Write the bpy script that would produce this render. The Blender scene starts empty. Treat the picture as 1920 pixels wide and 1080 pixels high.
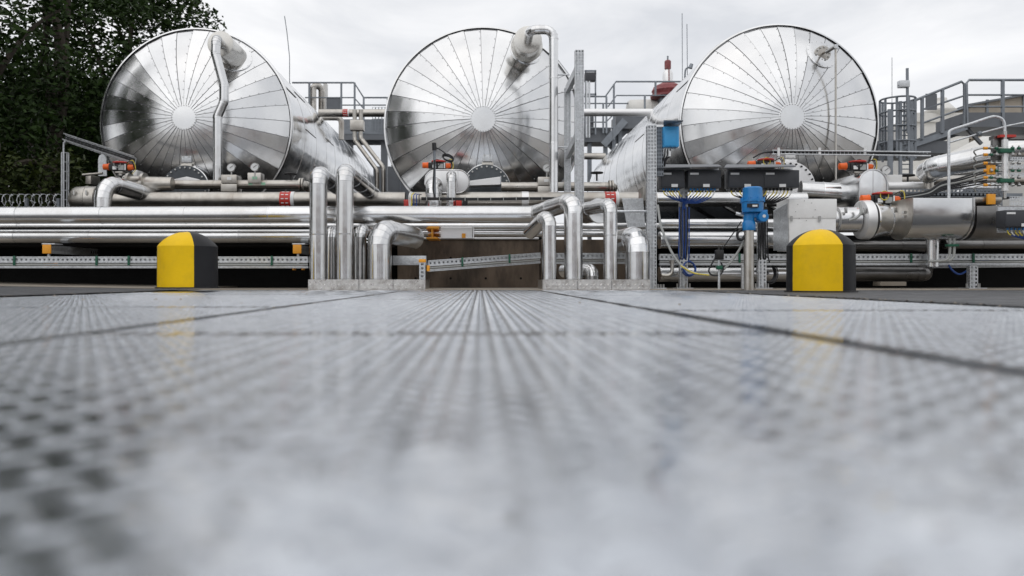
import bpy, bmesh, math, random
import numpy as np
from mathutils import Vector, Matrix
random.seed(7)
SC = bpy.context.scene
COL = SC.collection
R = math.radians
# ------------------------------------------------------------------ camera
LENS = 28.0
FPX = LENS/36.0*1920.0
VX, VY, CH = 900.0, 526.0, 0.11
cam = bpy.data.cameras.new('camera'); camo = bpy.data.objects.new('camera', cam); COL.objects.link(camo)
camo.location = (0, 0, CH); camo.rotation_euler = (R(90), 0, 0)
cam.lens = LENS; cam.sensor_width = 36.0
cam.shift_x = (960-VX)/1920.0; cam.shift_y = -(540-VY)/1920.0
cam.clip_start = 0.02; cam.clip_end = 3000
cam.dof.use_dof = True; cam.dof.focus_distance = 10.2; cam.dof.aperture_fstop = 2.1
SC.camera = camo
# ------------------------------------------------------------------ sky, sun, exposure
SUN_EL, SUN_AZ = 60, 210        # azimuth measured from +Y towards +X
w = bpy.data.worlds.new('World'); SC.world = w; w.use_nodes = True
nt = w.node_tree; nt.nodes.clear()
out = nt.nodes.new('ShaderNodeOutputWorld')
sky = nt.nodes.new('ShaderNodeTexSky'); sky.sky_type = 'NISHITA'; sky.sun_disc = False
sky.sun_elevation = R(SUN_EL); sky.sun_rotation = R(SUN_AZ); sky.air_density = 1.0; sky.dust_density = 3.0
b1 = nt.nodes.new('ShaderNodeBackground'); b1.inputs[1].default_value = 0.1
nt.links.new(sky.outputs[0], b1.inputs[0])
tc = nt.nodes.new('ShaderNodeTexCoord')
mp = nt.nodes.new('ShaderNodeMapping'); mp.inputs['Scale'].default_value = (1.0, 1.0, 2.6); mp.inputs['Location'].default_value = (3.1, 0.4, 0.2)
nt.links.new(tc.outputs['Generated'], mp.inputs[0])
nz = nt.nodes.new('ShaderNodeTexNoise'); nz.inputs['Scale'].default_value = 3.4; nz.inputs['Detail'].default_value = 7; nz.inputs['Roughness'].default_value = 0.55; nz.inputs['Distortion'].default_value = 0.4
nt.links.new(mp.outputs[0], nz.inputs['Vector'])
cr = nt.nodes.new('ShaderNodeValToRGB')
cr.color_ramp.elements[0].position = 0.33; cr.color_ramp.elements[0].color = (0.73, 0.75, 0.79, 1)
cr.color_ramp.elements[1].position = 0.64; cr.color_ramp.elements[1].color = (1.04, 1.04, 1.05, 1)
nt.links.new(nz.outputs[0], cr.inputs[0])
b2 = nt.nodes.new('ShaderNodeBackground'); b2.inputs[1].default_value = 0.97
nt.links.new(cr.outputs[0], b2.inputs[0])
mx = nt.nodes.new('ShaderNodeMixShader'); mx.inputs[0].default_value = 0.94
nt.links.new(b1.outputs[0], mx.inputs[1]); nt.links.new(b2.outputs[0], mx.inputs[2]); nt.links.new(mx.outputs[0], out.inputs[0])
sl = bpy.data.lights.new('sun', 'SUN'); sl.energy = 0.7; sl.angle = R(95); sl.color = (1, 0.97, 0.93)
so = bpy.data.objects.new('sun', sl); COL.objects.link(so)
sd = Vector((math.sin(R(SUN_AZ))*math.cos(R(SUN_EL)), math.cos(R(SUN_AZ))*math.cos(R(SUN_EL)), math.sin(R(SUN_EL))))
so.rotation_euler = sd.to_track_quat('Z', 'Y').to_euler(); so.location = (0, 0, 30)
SC.view_settings.view_transform = 'Standard'; SC.view_settings.look = 'None'
SC.view_settings.exposure = 0.08; SC.view_settings.gamma = 1.0; SC.view_settings.use_curve_mapping = False
SC.cycles.max_bounces = 9; SC.cycles.glossy_bounces = 6; SC.cycles.diffuse_bounces = 4

# ------------------------------------------------------------------ helpers
def P(px, py, d): return Vector(((px-VX)*d/FPX, d, CH+(VY-py)*d/FPX))
def S(px, d): return px*d/FPX
X_, Y_, Z_ = Vector((1,0,0)), Vector((0,1,0)), Vector((0,0,1))

def frame(ax):
    ax = Vector(ax).normalized()
    h = Z_ if abs(ax.z) < 0.9 else Y_
    u = h.cross(ax).normalized(); v = ax.cross(u).normalized()
    return ax, u, v

class MB:
    def __init__(s): s.v = []; s.f = []
    def add(s, vs, fs):
        o = len(s.v); s.v += [tuple(x) for x in vs]; s.f += [tuple(i+o for i in f) for f in fs]; return s
    def hexa(s, c8):
        return s.add(c8, [(0,3,2,1),(4,5,6,7),(0,1,5,4),(1,2,6,5),(2,3,7,6),(3,0,4,7)])
    def box(s, c, sz, rot=None):
        c = Vector(c); hx, hy, hz = sz[0]/2, sz[1]/2, sz[2]/2
        q = [Vector(p) for p in ((-hx,-hy,-hz),(hx,-hy,-hz),(hx,hy,-hz),(-hx,hy,-hz),(-hx,-hy,hz),(hx,-hy,hz),(hx,hy,hz),(-hx,hy,hz))]
        if rot is not None: q = [rot @ p for p in q]
        return s.hexa([c+p for p in q])
    def bb(s, a, b):
        return s.box([(a[i]+b[i])/2 for i in range(3)], [abs(a[i]-b[i]) for i in range(3)])
    def bar(s, p0, p1, w, h, up=None):
        p0, p1 = Vector(p0), Vector(p1); ax = (p1-p0).normalized()
        up = Vector(up) if up is not None else (Z_ if abs(ax.z) < 0.95 else Y_)
        sd = ax.cross(up).normalized(); up = sd.cross(ax).normalized()
        a, b = sd*w/2, up*h/2
        return s.hexa([p0-a-b, p0+a-b, p1+a-b, p1-a-b, p0-a+b, p0+a+b, p1+a+b, p1-a+b])
    def lathe(s, o, ax, prof, n=32, cap=True, a0=0.0, a1=None):
        o = Vector(o); ax, u, v = frame(ax); full = a1 is None
        a1 = 2*math.pi if full else a1; m = n if full else n+1
        vs = []; fs = []
        for t, r in prof:
            for k in range(m):
                a = a0+(a1-a0)*k/n; vs.append(o+ax*t+(u*math.cos(a)+v*math.sin(a))*r)
        for i in range(len(prof)-1):
            for k in range(n):
                k2 = (k+1) % m
                fs.append((i*m+k, i*m+k2, (i+1)*m+k2, (i+1)*m+k))
        if cap and full:
            if prof[0][1] > 1e-5: fs.append(tuple(reversed(range(m))))
            if prof[-1][1] > 1e-5: fs.append(tuple((len(prof)-1)*m+k for k in range(m)))
        return s.add(vs, fs)
    def cyl(s, p0, p1, r, r1=None, n=24):
        p0, p1 = Vector(p0), Vector(p1)
        return s.lathe(p0, p1-p0, [(0, r), ((p1-p0).length, r if r1 is None else r1)], n)
    def ball(s, c, r, n=12, m=6, ax=Z_, sq=1.0):
        return s.lathe(c, ax, [(-math.cos(math.pi*i/m)*r*sq, max(math.sin(math.pi*i/m)*r, 1e-6)) for i in range(m+1)], n, cap=False)
    def rings(s, cs, tans, r, n, cap=True):
        vs = []; fs = []; ax, u, v = frame(tans[0])
        for i, (c, t) in enumerate(zip(cs, tans)):
            t = Vector(t).normalized()
            u = (u-t*u.dot(t)).normalized(); v = t.cross(u)
            rr = r[i] if isinstance(r, (list, tuple)) else r
            for k in range(n):
                a = 2*math.pi*k/n; vs.append(Vector(c)+(u*math.cos(a)+v*math.sin(a))*rr)
        for i in range(len(cs)-1):
            for k in range(n):
                k2 = (k+1) % n; fs.append((i*n+k, i*n+k2, (i+1)*n+k2, (i+1)*n+k))
        if cap: fs.append(tuple(reversed(range(n)))); fs.append(tuple((len(cs)-1)*n+k for k in range(n)))
        return s.add(vs, fs)
    def tube(s, pts, r, n=8):
        pts = [Vector(p) for p in pts]; tans = []
        for i in range(len(pts)):
            a = pts[max(i-1, 0)]; b = pts[min(i+1, len(pts)-1)]; tans.append((b-a).normalized())
        return s.rings(pts, tans, r, n)
    def prism(s, poly, ext):
        poly = [Vector(p) for p in poly]; ext = Vector(ext); n = len(poly)
        vs = poly+[p+ext for p in poly]
        return s.add(vs, [tuple(reversed(range(n))), tuple(range(n, 2*n))]+[(i, (i+1) % n, (i+1) % n+n, i+n) for i in range(n)])
    def perf(s, o, u, v, L, W, th, rows, pitch, hl, hw):
        """sheet with real rectangular holes; o = corner, u = length dir, v = width dir"""
        o, u, v = Vector(o), Vector(u).normalized(), Vector(v).normalized()
        n = max(1, int(L/pitch)); pl = L/n; cw = W/rows
        for i in range(n):
            for j in range(rows):
                c = o+u*(i*pl)+v*(j*cw); a0, a1 = (pl-hl)/2, (pl+hl)/2; b0, b1 = (cw-hw)/2, (cw+hw)/2
                q = [c, c+u*pl, c+u*pl+v*cw, c+v*cw, c+u*a0+v*b0, c+u*a1+v*b0, c+u*a1+v*b1, c+u*a0+v*b1]
                s.add(q, [(0,1,5,4),(1,2,6,5),(2,3,7,6),(3,0,4,7)])
        return s
    def build(s, name, mat, parent=None, smooth=True, ang=32, bevel=0, seg=2, kind=None, label=None):
        o = Vector((0,0,0)); q = parent
        while q is not None: o = o+q.location; q = q.parent
        me = bpy.data.meshes.new(name)
        me.from_pydata([(x[0]-o.x, x[1]-o.y, x[2]-o.z) for x in s.v], [], s.f)
        bm = bmesh.new(); bm.from_mesh(me)
        bmesh.ops.recalc_face_normals(bm, faces=bm.faces)
        if bevel:
            bmesh.ops.bevel(bm, geom=[e for e in bm.edges if len(e.link_faces) == 2 and e.calc_face_angle(0) > 0.6], offset=bevel, segments=seg, profile=0.6, affect='EDGES', clamp_overlap=True)
        bm.to_mesh(me); bm.free()
        if smooth:
            me.polygons.foreach_set('use_smooth', [True]*len(me.polygons)); me.set_sharp_from_angle(angle=R(ang))
        me.materials.append(mat)
        ob = bpy.data.objects.new(name, me); COL.objects.link(ob)
        if parent is not None: ob.parent = parent
        if kind: ob['kind'] = kind
        if label: ob['label'] = label
        return ob

def tag(o, label, cat, group=None):
    o['label'] = label; o['category'] = cat
    if group: o['group'] = group
    return o
def T(name, label, cat, loc, group=None):
    o = bpy.data.objects.new(name, None); COL.objects.link(o); o.location = loc; o.empty_display_size = 0.1
    return tag(o, label, cat, group)
def curve(pts, n=8):
    """Catmull-Rom through points"""
    p = [Vector(a) for a in pts]; p = [p[0]*2-p[1]]+p+[p[-1]*2-p[-2]]; r = []
    for i in range(1, len(p)-2):
        for k in range(n):
            t = k/n; a, b, c, d = p[i-1], p[i], p[i+1], p[i+2]
            r.append(0.5*((2*b)+(c-a)*t+(2*a-5*b+4*c-d)*t*t+(3*b-a-3*c+d)*t*t*t))
    r.append(p[-2]); return r

# ------------------------------------------------------------------ materials
def mat(name, col, rough=0.5, metal=0.0, var=0.0, rvar=0.0, nscale=6.0, bump=0.0, bscale=40.0, objvar=0.0, stretch=None, dark=None, dscale=2.0, damt=0.0, spec=0.5, coat=0.0, spangle=0.0):
    m = bpy.data.materials.new(name); m.use_nodes = True; t = m.node_tree; N = t.nodes; L = t.links
    b = N['Principled BSDF']; b.inputs['Roughness'].default_value = rough; b.inputs['Metallic'].default_value = metal
    b.inputs['Base Color'].default_value = (*col, 1); b.inputs['Specular IOR Level'].default_value = spec
    if coat: b.inputs['Coat Weight'].default_value = coat; b.inputs['Coat Roughness'].default_value = 0.15
    tcn = N.new('ShaderNodeTexCoord'); geo = N.new('ShaderNodeNewGeometry'); src = geo.outputs['Position']
    if stretch:
        mp_ = N.new('ShaderNodeMapping'); mp_.inputs['Scale'].default_value = stretch; L.new(src, mp_.inputs[0]); src = mp_.outputs[0]
    def noise(sc, det=6, ro=0.6):
        n_ = N.new('ShaderNodeTexNoise'); n_.inputs['Scale'].default_value = sc; n_.inputs['Detail'].default_value = det; n_.inputs['Roughness'].default_value = ro
        L.new(src, n_.inputs['Vector']); return n_.outputs[0]
    colsock = None
    if var or objvar or spangle:
        n1 = noise(nscale)
        mr = N.new('ShaderNodeMapRange'); L.new(n1, mr.inputs[0]); mr.inputs[1].default_value = 0.3; mr.inputs[2].default_value = 0.7
        mr.inputs[3].default_value = 1-var; mr.inputs[4].default_value = 1+var; f = mr.outputs[0]
        if objvar:
            oi = N.new('ShaderNodeObjectInfo'); m2 = N.new('ShaderNodeMapRange'); L.new(oi.outputs['Random'], m2.inputs[0])
            m2.inputs[3].default_value = 1-objvar; m2.inputs[4].default_value = 1+objvar*0.6
            mu = N.new('ShaderNodeMath'); mu.operation = 'MULTIPLY'; L.new(f, mu.inputs[0]); L.new(m2.outputs[0], mu.inputs[1]); f = mu.outputs[0]
        if spangle:
            vo = N.new('ShaderNodeTexVoronoi'); vo.inputs['Scale'].default_value = 60; L.new(geo.outputs['Position'], vo.inputs['Vector'])
            m3 = N.new('ShaderNodeMapRange'); sp = N.new('ShaderNodeSeparateColor'); L.new(vo.outputs['Color'], sp.inputs[0]); L.new(sp.outputs[0], m3.inputs[0])
            m3.inputs[3].default_value = 1-spangle; m3.inputs[4].default_value = 1+spangle*0.5
            mu = N.new('ShaderNodeMath'); mu.operation = 'MULTIPLY'; L.new(f, mu.inputs[0]); L.new(m3.outputs[0], mu.inputs[1]); f = mu.outputs[0]
        vm = N.new('ShaderNodeVectorMath'); vm.operation = 'SCALE'; vm.inputs[0].default_value = col; L.new(f, vm.inputs['Scale'])
        colsock = vm.outputs[0]; L.new(colsock, b.inputs['Base Color'])
    if dark:
        nd = noise(dscale, 8, 0.65); rp = N.new('ShaderNodeValToRGB'); rp.color_ramp.elements[0].position = 0.48; rp.color_ramp.elements[1].position = 0.68
        L.new(nd, rp.inputs[0]); ml = N.new('ShaderNodeMath'); ml.operation = 'MULTIPLY'; ml.inputs[1].default_value = damt; L.new(rp.outputs[0], ml.inputs[0])
        mc = N.new('ShaderNodeMix'); mc.data_type = 'RGBA'; L.new(ml.outputs[0], mc.inputs[0])
        if colsock: L.new(colsock, mc.inputs[6])
        else: mc.inputs[6].default_value = (*col, 1)
        mc.inputs[7].default_value = (*dark, 1); L.new(mc.outputs[2], b.inputs['Base Color'])
    if rvar:
        n2 = noise(nscale*1.7); mr = N.new('ShaderNodeMapRange'); L.new(n2, mr.inputs[0]); mr.inputs[1].default_value = 0.3; mr.inputs[2].default_value = 0.7
        mr.inputs[3].default_value = max(0.03, rough-rvar); mr.inputs[4].default_value = rough+rvar; L.new(mr.outputs[0], b.inputs['Roughness'])
    if bump:
        n3 = noise(bscale, 1.0 if metal > 0.5 else 4, 0.4); bp = N.new('ShaderNodeBump'); bp.inputs['Strength'].default_value = 1.0; bp.inputs['Distance'].default_value = bump
        L.new(n3, bp.inputs['Height']); L.new(bp.outputs[0], b.inputs['Normal'])
    return m
M = {}
M['dome'] = mat('brushed_dome_sheet', (0.69,0.695,0.70), 0.19, 1, var=0.03, rvar=0.05, nscale=3, bump=0.004, bscale=1.3, objvar=0.045)
M['clad'] = mat('bright_cladding', (0.66,0.665,0.67), 0.14, 1, var=0.04, rvar=0.05, nscale=4, bump=0.012, bscale=1.6, objvar=0.06)
M['pipe'] = mat('bright_pipe_jacket', (0.72,0.725,0.73), 0.22, 1, var=0.04, rvar=0.05, nscale=7, bump=0.0015, bscale=7, objvar=0.12, dark=(0.46,0.44,0.41), dscale=1.6, damt=0.4)
M['dull'] = mat('dull_stained_jacket', (0.50,0.48,0.445), 0.36, 1, var=0.10, rvar=0.10, nscale=5, bump=0.002, bscale=6, objvar=0.14, dark=(0.28,0.24,0.20), dscale=3, damt=0.5)
M['satin'] = mat('satin_tan_jacket', (0.56,0.55,0.525), 0.27, 1, var=0.08, rvar=0.06, nscale=5, bump=0.0015, bscale=6, objvar=0.08, dark=(0.36,0.33,0.29), dscale=2.5, damt=0.5)
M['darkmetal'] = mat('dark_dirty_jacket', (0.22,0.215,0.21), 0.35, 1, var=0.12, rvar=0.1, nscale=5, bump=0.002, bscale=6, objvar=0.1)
M['white'] = mat('pale_aluminium', (0.80,0.80,0.80), 0.42, 0.7, var=0.04, rvar=0.08, nscale=5, objvar=0.04, bump=0.002, bscale=4)
M['paint'] = mat('white_painted_sheet', (0.86,0.86,0.85), 0.4, 0, var=0.05, nscale=5, dark=(0.5,0.49,0.47), dscale=5, damt=0.3)
M['galv'] = mat('galvanised_steel', (0.62,0.64,0.66), 0.45, 0.7, var=0.10, rvar=0.1, nscale=9, spangle=0.18, objvar=0.08)
M['galvdark'] = mat('weathered_galvanised', (0.22,0.24,0.265), 0.5, 0.6, var=0.12, rvar=0.1, nscale=6, objvar=0.1)
M['plate'] = mat('wet_galvanised_tread', (0.57,0.60,0.645), 0.18, 0.95, var=0.10, rvar=0.11, nscale=9.0, bump=0.0022, bscale=13, objvar=0.03, dark=(0.33,0.355,0.39), dscale=11, damt=0.75, coat=0.35)
M['alutread'] = mat('aluminium_tread', (0.66,0.645,0.62), 0.33, 1, var=0.10, rvar=0.1, nscale=14, dark=(0.22,0.19,0.16), dscale=9, damt=0.6)
M['flange'] = mat('dark_grey_flange', (0.075,0.085,0.095), 0.45, 0.3, var=0.12, rvar=0.1, nscale=12)
M['steelbolt'] = mat('bolt_steel', (0.45,0.45,0.44), 0.35, 1, objvar=0.1)
M['seam'] = mat('seam_shadow_steel', (0.30,0.30,0.31), 0.4, 1)
M['box'] = mat('graphite_enclosure', (0.038,0.041,0.048), 0.45, 0, var=0.08, rvar=0.06, nscale=15)
M['black'] = mat('black_plastic', (0.012,0.012,0.013), 0.4, 0, rvar=0.1, nscale=20)
M['cable'] = mat('black_cable', (0.012,0.013,0.016), 0.5)
M['bluecable'] = mat('blue_cable', (0.015,0.06,0.25), 0.45)
M['greycable'] = mat('grey_cable', (0.35,0.36,0.35), 0.5)
M['yellowcable'] = mat('yellow_green_cable', (0.62,0.50,0.06), 0.45, var=0.5, nscale=60)
M['blue'] = mat('blue_paint', (0.008,0.19,0.50), 0.33, 0, var=0.08, rvar=0.08, nscale=14, coat=0.2)
M['lightblue'] = mat('light_blue_enclosure', (0.045,0.33,0.66), 0.38, 0, var=0.05, nscale=12)
M['orange'] = mat('orange_plastic', (0.80,0.125,0.012), 0.4, 0, var=0.06, nscale=15, objvar=0.1)
M['red'] = mat('red_paint', (0.50,0.035,0.025), 0.42, 0, var=0.12, nscale=12)
M['maroon'] = mat('faded_red_paint', (0.22,0.045,0.05), 0.5, 0, var=0.22, nscale=9, dark=(0.34,0.16,0.15), dscale=8, damt=0.6)
M['yellow'] = mat('yellow_powder_coat', (0.82,0.52,0.002), 0.5, 0, spec=0.25, var=0.05, rvar=0.07, nscale=6, bump=0.0004, bscale=160, dark=(0.50,0.32,0.02), dscale=7, damt=0.28)
M['blackcoat'] = mat('black_powder_coat', (0.010,0.010,0.012), 0.5, 0, spec=0.3, var=0.15, rvar=0.06, nscale=6, bump=0.0004, bscale=160)
M['amber'] = mat('amber_end_cap', (0.80,0.34,0.02), 0.45, 0, var=0.08, nscale=20)
M['concrete'] = mat('pale_concrete', (0.30,0.265,0.22), 0.75, 0, var=0.2, rvar=0.1, nscale=5, bump=0.004, bscale=60, dark=(0.14,0.115,0.09), dscale=2.5, damt=0.7)
M['brownwall'] = mat('stained_concrete', (0.12,0.09,0.066), 0.8, 0, var=0.6, nscale=2.2, bump=0.006, bscale=30, stretch=(1,1,0.35), dark=(0.022,0.017,0.014), dscale=1.9, damt=0.95)
M['shadejoint'] = mat('shade_and_joint_black', (0.006,0.006,0.006), 0.7, 0, var=0.3, nscale=5, spec=0.2)  # black painted in for the shade below the pipes; also colours plain joints
M['asphalt'] = mat('damp_asphalt', (0.055,0.057,0.062), 0.55, 0, var=0.25, rvar=0.18, nscale=3, bump=0.006, bscale=140, dark=(0.02,0.02,0.022), dscale=0.8, damt=0.7)
M['yard'] = mat('yard_ground', (0.26,0.245,0.225), 0.7, 0, var=0.3, rvar=0.15, nscale=0.6, bump=0.006, bscale=60, dark=(0.06,0.055,0.05), dscale=0.25, damt=0.6)
M['bark'] = mat('dark_bark', (0.035,0.028,0.02), 0.9, 0, var=0.3, nscale=8, bump=0.02, bscale=14)
M['label'] = mat('white_label', (0.75,0.76,0.76), 0.5)
M['green'] = mat('green_clamp', (0.01,0.10,0.055), 0.45)
M['greenlabel'] = mat('green_label', (0.25,0.48,0.33), 0.5)
M['tank'] = mat('cream_tank_paint', (0.66,0.65,0.62), 0.5, 0, var=0.06, nscale=1.5, dark=(0.42,0.40,0.37), dscale=1.2, damt=0.3)
M['brownpanel'] = mat('weathered_panel', (0.34,0.30,0.25), 0.55, 0.2, var=0.15, nscale=2)
M['slate'] = mat('slate_sheet', (0.13,0.14,0.155), 0.5, 0.2, var=0.1, nscale=3)
M['glassface'] = mat('gauge_glass', (0.62,0.64,0.64), 0.12, 0, coat=0.5)
def leafmat(name, c):
    m = bpy.data.materials.new(name); m.use_nodes = True; N = m.node_tree.nodes; L = m.node_tree.links; b = N['Principled BSDF']
    b.inputs['Roughness'].default_value = 0.5; b.inputs['Specular IOR Level'].default_value = 0.12
    g = N.new('ShaderNodeNewGeometry'); rp = N.new('ShaderNodeValToRGB'); L.new(g.outputs['Random Per Island'], rp.inputs[0])
    rp.color_ramp.elements[0].color = (c[0]*0.6, c[1]*0.6, c[2]*0.6, 1); rp.color_ramp.elements[1].color = (c[0]*1.5, c[1]*1.35, c[2]*1.1, 1)
    L.new(rp.outputs[0], b.inputs['Base Color']); return m
M['leaf'] = leafmat('dark_oak_leaf', (0.021,0.044,0.011))
M['leaf2'] = leafmat('olive_leaf', (0.030,0.045,0.012))

# ------------------------------------------------------------------ piping helper
def fillet(pts, bend):
    pts = [Vector(p) for p in pts]; out_ = []; cur = pts[0]
    for i in range(1, len(pts)-1):
        a = (pts[i-1]-pts[i]).normalized(); b = (pts[i+1]-pts[i]).normalized()
        th = math.pi-a.angle(b)
        if th < 0.03: continue
        br = bend
        t = br*math.tan(th/2); lim = 0.49*min((pts[i-1]-pts[i]).length, (pts[i+1]-pts[i]).length)
        if t > lim: br *= lim/t; t = lim
        e0 = pts[i]+a*t; e1 = pts[i]+b*t
        c = pts[i]+(a+b).normalized()*(br/math.cos(th/2))
        n = max(3, int(round(th/R(18)))); arc = []; tans = []
        q0 = e0-c; ax = q0.cross(e1-c).normalized()
        for k in range(n+1):
            m_ = Matrix.Rotation(th*k/n, 3, ax); arc.append(c+m_ @ q0); tans.append((m_ @ (-a)).normalized())
        out_.append(('s', cur, e0)); out_.append(('e', arc, tans)); cur = e1
    out_.append(('s', cur, pts[-1])); return out_
def pipe_parts(root, pts, r, m, bend=None, seg=1.0, n=28, bead=True, sname='jacket_section', ename='elbow', start_off=0.0):
    bend = bend or r*1.9
    for it in fillet(pts, bend):
        if it[0] == 's':
            a, b = it[1], it[2]; Ln = (b-a).length
            if Ln < 0.004: continue
            ax = (b-a)/Ln; cuts = [0.0]; x = seg*(0.6+0.4*random.random()) if start_off == 0 else start_off
            while x < Ln-0.25*seg: cuts.append(x); x += seg
            cuts.append(Ln)
            for c0, c1 in zip(cuts[:-1], cuts[1:]):
                l = c1-c0; rr = r*(1+random.uniform(-0.006, 0.006)); k = min(0.012, l*0.2)
                prof = [(0, rr*0.985), (0, rr+0.0035), (k, rr+0.0045), (k, rr), (l*0.5, rr*1.002), (l, rr)] if bead and l > 0.05 else [(0, rr), (l, rr)]
                mb = MB().lathe(a+ax*c0, ax, prof, n); mb.build(sname, m, root, ang=28)
        else:
            mb = MB().rings(it[1], it[2], r*1.012, n)
            for kk in range(len(it[1])): mb.lathe(it[1][kk]-it[2][kk]*0.004, it[2][kk], [(0, r), (0.001, r*1.012+0.0028), (0.007, r*1.012+0.0028), (0.008, r)], n, cap=False)
            mb.build(ename, m, root, ang=14)
def pipe(name, label, pts, r, m, cat='pipe', group=None, **k):
    pts = [Vector(p) for p in pts]; b = min(pts, key=lambda p: p.z)
    root = T(name, label, cat, b, group); pipe_parts(root, pts, r, m, **k); return root
def collar(root, c, ax, r, wd, m, name='collar'):
    ax = Vector(ax).normalized(); MB().lathe(Vector(c)-ax*wd/2, ax, [(0, r*0.94), (0.004, r), (wd-0.004, r), (wd, r*0.94)], 32).build(name, m, root)
def boltring(root, c, ax, r, n, br, h, m, name='bolts', a0=0.1):
    ax, u, v = frame(ax); mb = MB()
    for k in range(n):
        a = a0+2*math.pi*k/n; p = Vector(c)+(u*math.cos(a)+v*math.sin(a))*r; mb.lathe(p, ax, [(0, br), (h, br), (h*1.05, br*0.5)], 6)
    return mb.build(name, m, root, kind='stuff')
def gauge(root_label, px, py, d, rpx=8, stem=0.12, group='dial gauges'):
    c = P(px, py, d); r = S(rpx, d); t = T('dial_gauge', root_label, 'gauge', c-Vector((0, 0, r+stem)), group)
    MB().lathe(c, -Y_, [(-0.03, r*0.8), (-0.02, r), (0.02, r), (0.026, r*0.97), (0.02, r*0.86), (0.012, r*0.84)], 28, cap=True).build('case', M['steelbolt'], t)
    MB().lathe(c-Y_*0.008, -Y_, [(0, r*0.85), (0.012, r*0.85)], 28).build('dial_face', M['label'], t)
    MB().bar(c-Y_*0.024-Vector((0.3*r,0,0.2*r)), c-Y_*0.024+Vector((0.5*r,0,0.4*r)), 0.004, 0.006).build('needle', M['black'], t)
    MB().cyl(c-Z_*(r+stem), c-Z_*r*0.9, 0.012, n=10).build('stem', M['steelbolt'], t)
    return t
def strut_post(root, p, h, wdt, dep, name='strut_post', m=None, rows=3):
    """vertical slotted channel: perforated front and flanks, open back"""
    m = m or M['galv']; p = Vector(p); mb = MB(); hx = wdt/2
    mb.perf(p+Vector((-hx, -dep/2, 0)), Z_, X_, h, wdt, 0, rows, 0.042, 0.024, wdt/rows*0.42)
    mb.perf(p+Vector((-hx, dep/2, 0)), Z_, -Y_, h, dep, 0, 1, 0.042, 0.024, dep*0.35)
    mb.perf(p+Vector((hx, -dep/2, 0)), Z_, Y_, h, dep, 0, 1, 0.042, 0.024, dep*0.35)
    mb.add([p+Vector((-hx,dep/2,0)), p+Vector((hx,dep/2,0)), p+Vector((hx,dep/2,h)), p+Vector((-hx,dep/2,h))], [(0,1,2,3)])
    mb.add([p+Vector((-hx,-dep/2,h)), p+Vector((hx,-dep/2,h)), p+Vector((hx,dep/2,h)), p+Vector((-hx,dep/2,h))], [(0,1,2,3)])
    return mb.build(name, m, root, smooth=False)
def strut_rail(root, p0, p1, hgt, dep, name='slotted_rail', m=None):
    p0, p1 = Vector(p0), Vector(p1); m = m or M['galv']; ax = (p1-p0).normalized(); L = (p1-p0).length; mb = MB()
    nrm = ax.cross(Z_).normalized(); 
    if nrm.y > 0: nrm = -nrm
    up = nrm.cross(ax).normalized(); up = up if up.z > 0 else -up
    mb.perf(p0+nrm*dep/2-up*hgt/2, ax, up, L, hgt, 0, 1, 0.055, 0.022, hgt*0.3)
    for s_ in (1, -1):
        a = p0+up*hgt/2*s_; b = p1+up*hgt/2*s_; mb.add([a+nrm*dep/2, b+nrm*dep/2, b-nrm*dep/2, a-nrm*dep/2], [(0,1,2,3)])
        mb.bar(p0+nrm*(dep/2+0.004)+up*s_*(hgt/2-0.006), p1+nrm*(dep/2+0.004)+up*s_*(hgt/2-0.006), 0.008, 0.012)
    mb.add([p0-nrm*dep/2-up*hgt/2, p1-nrm*dep/2-up*hgt/2, p1-nrm*dep/2+up*hgt/2, p0-nrm*dep/2+up*hgt/2], [(0,1,2,3)])
    return mb.build(name, m, root, smooth=False)

# ================================================================== THE SETTING
def plane_obj(name, a, b, z, m):
    mb = MB().add([(a[0],a[1],z),(b[0],a[1],z),(b[0],b[1],z),(a[0],b[1],z)], [(0,1,2,3)]); o = mb.build(name, m, None, smooth=False); o['kind'] = 'structure'; return o
plane_obj('ground', (-600,-600), (600,900), -0.03, M['yard'])
XL0, XL1, XR0, XR1 = -3.12, -0.82, 0.64, 2.16
DEND = 9.05
base = plane_obj('plate_floor', (XL0,-6.2), (XR1,DEND), -0.012, M['asphalt'])
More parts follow.
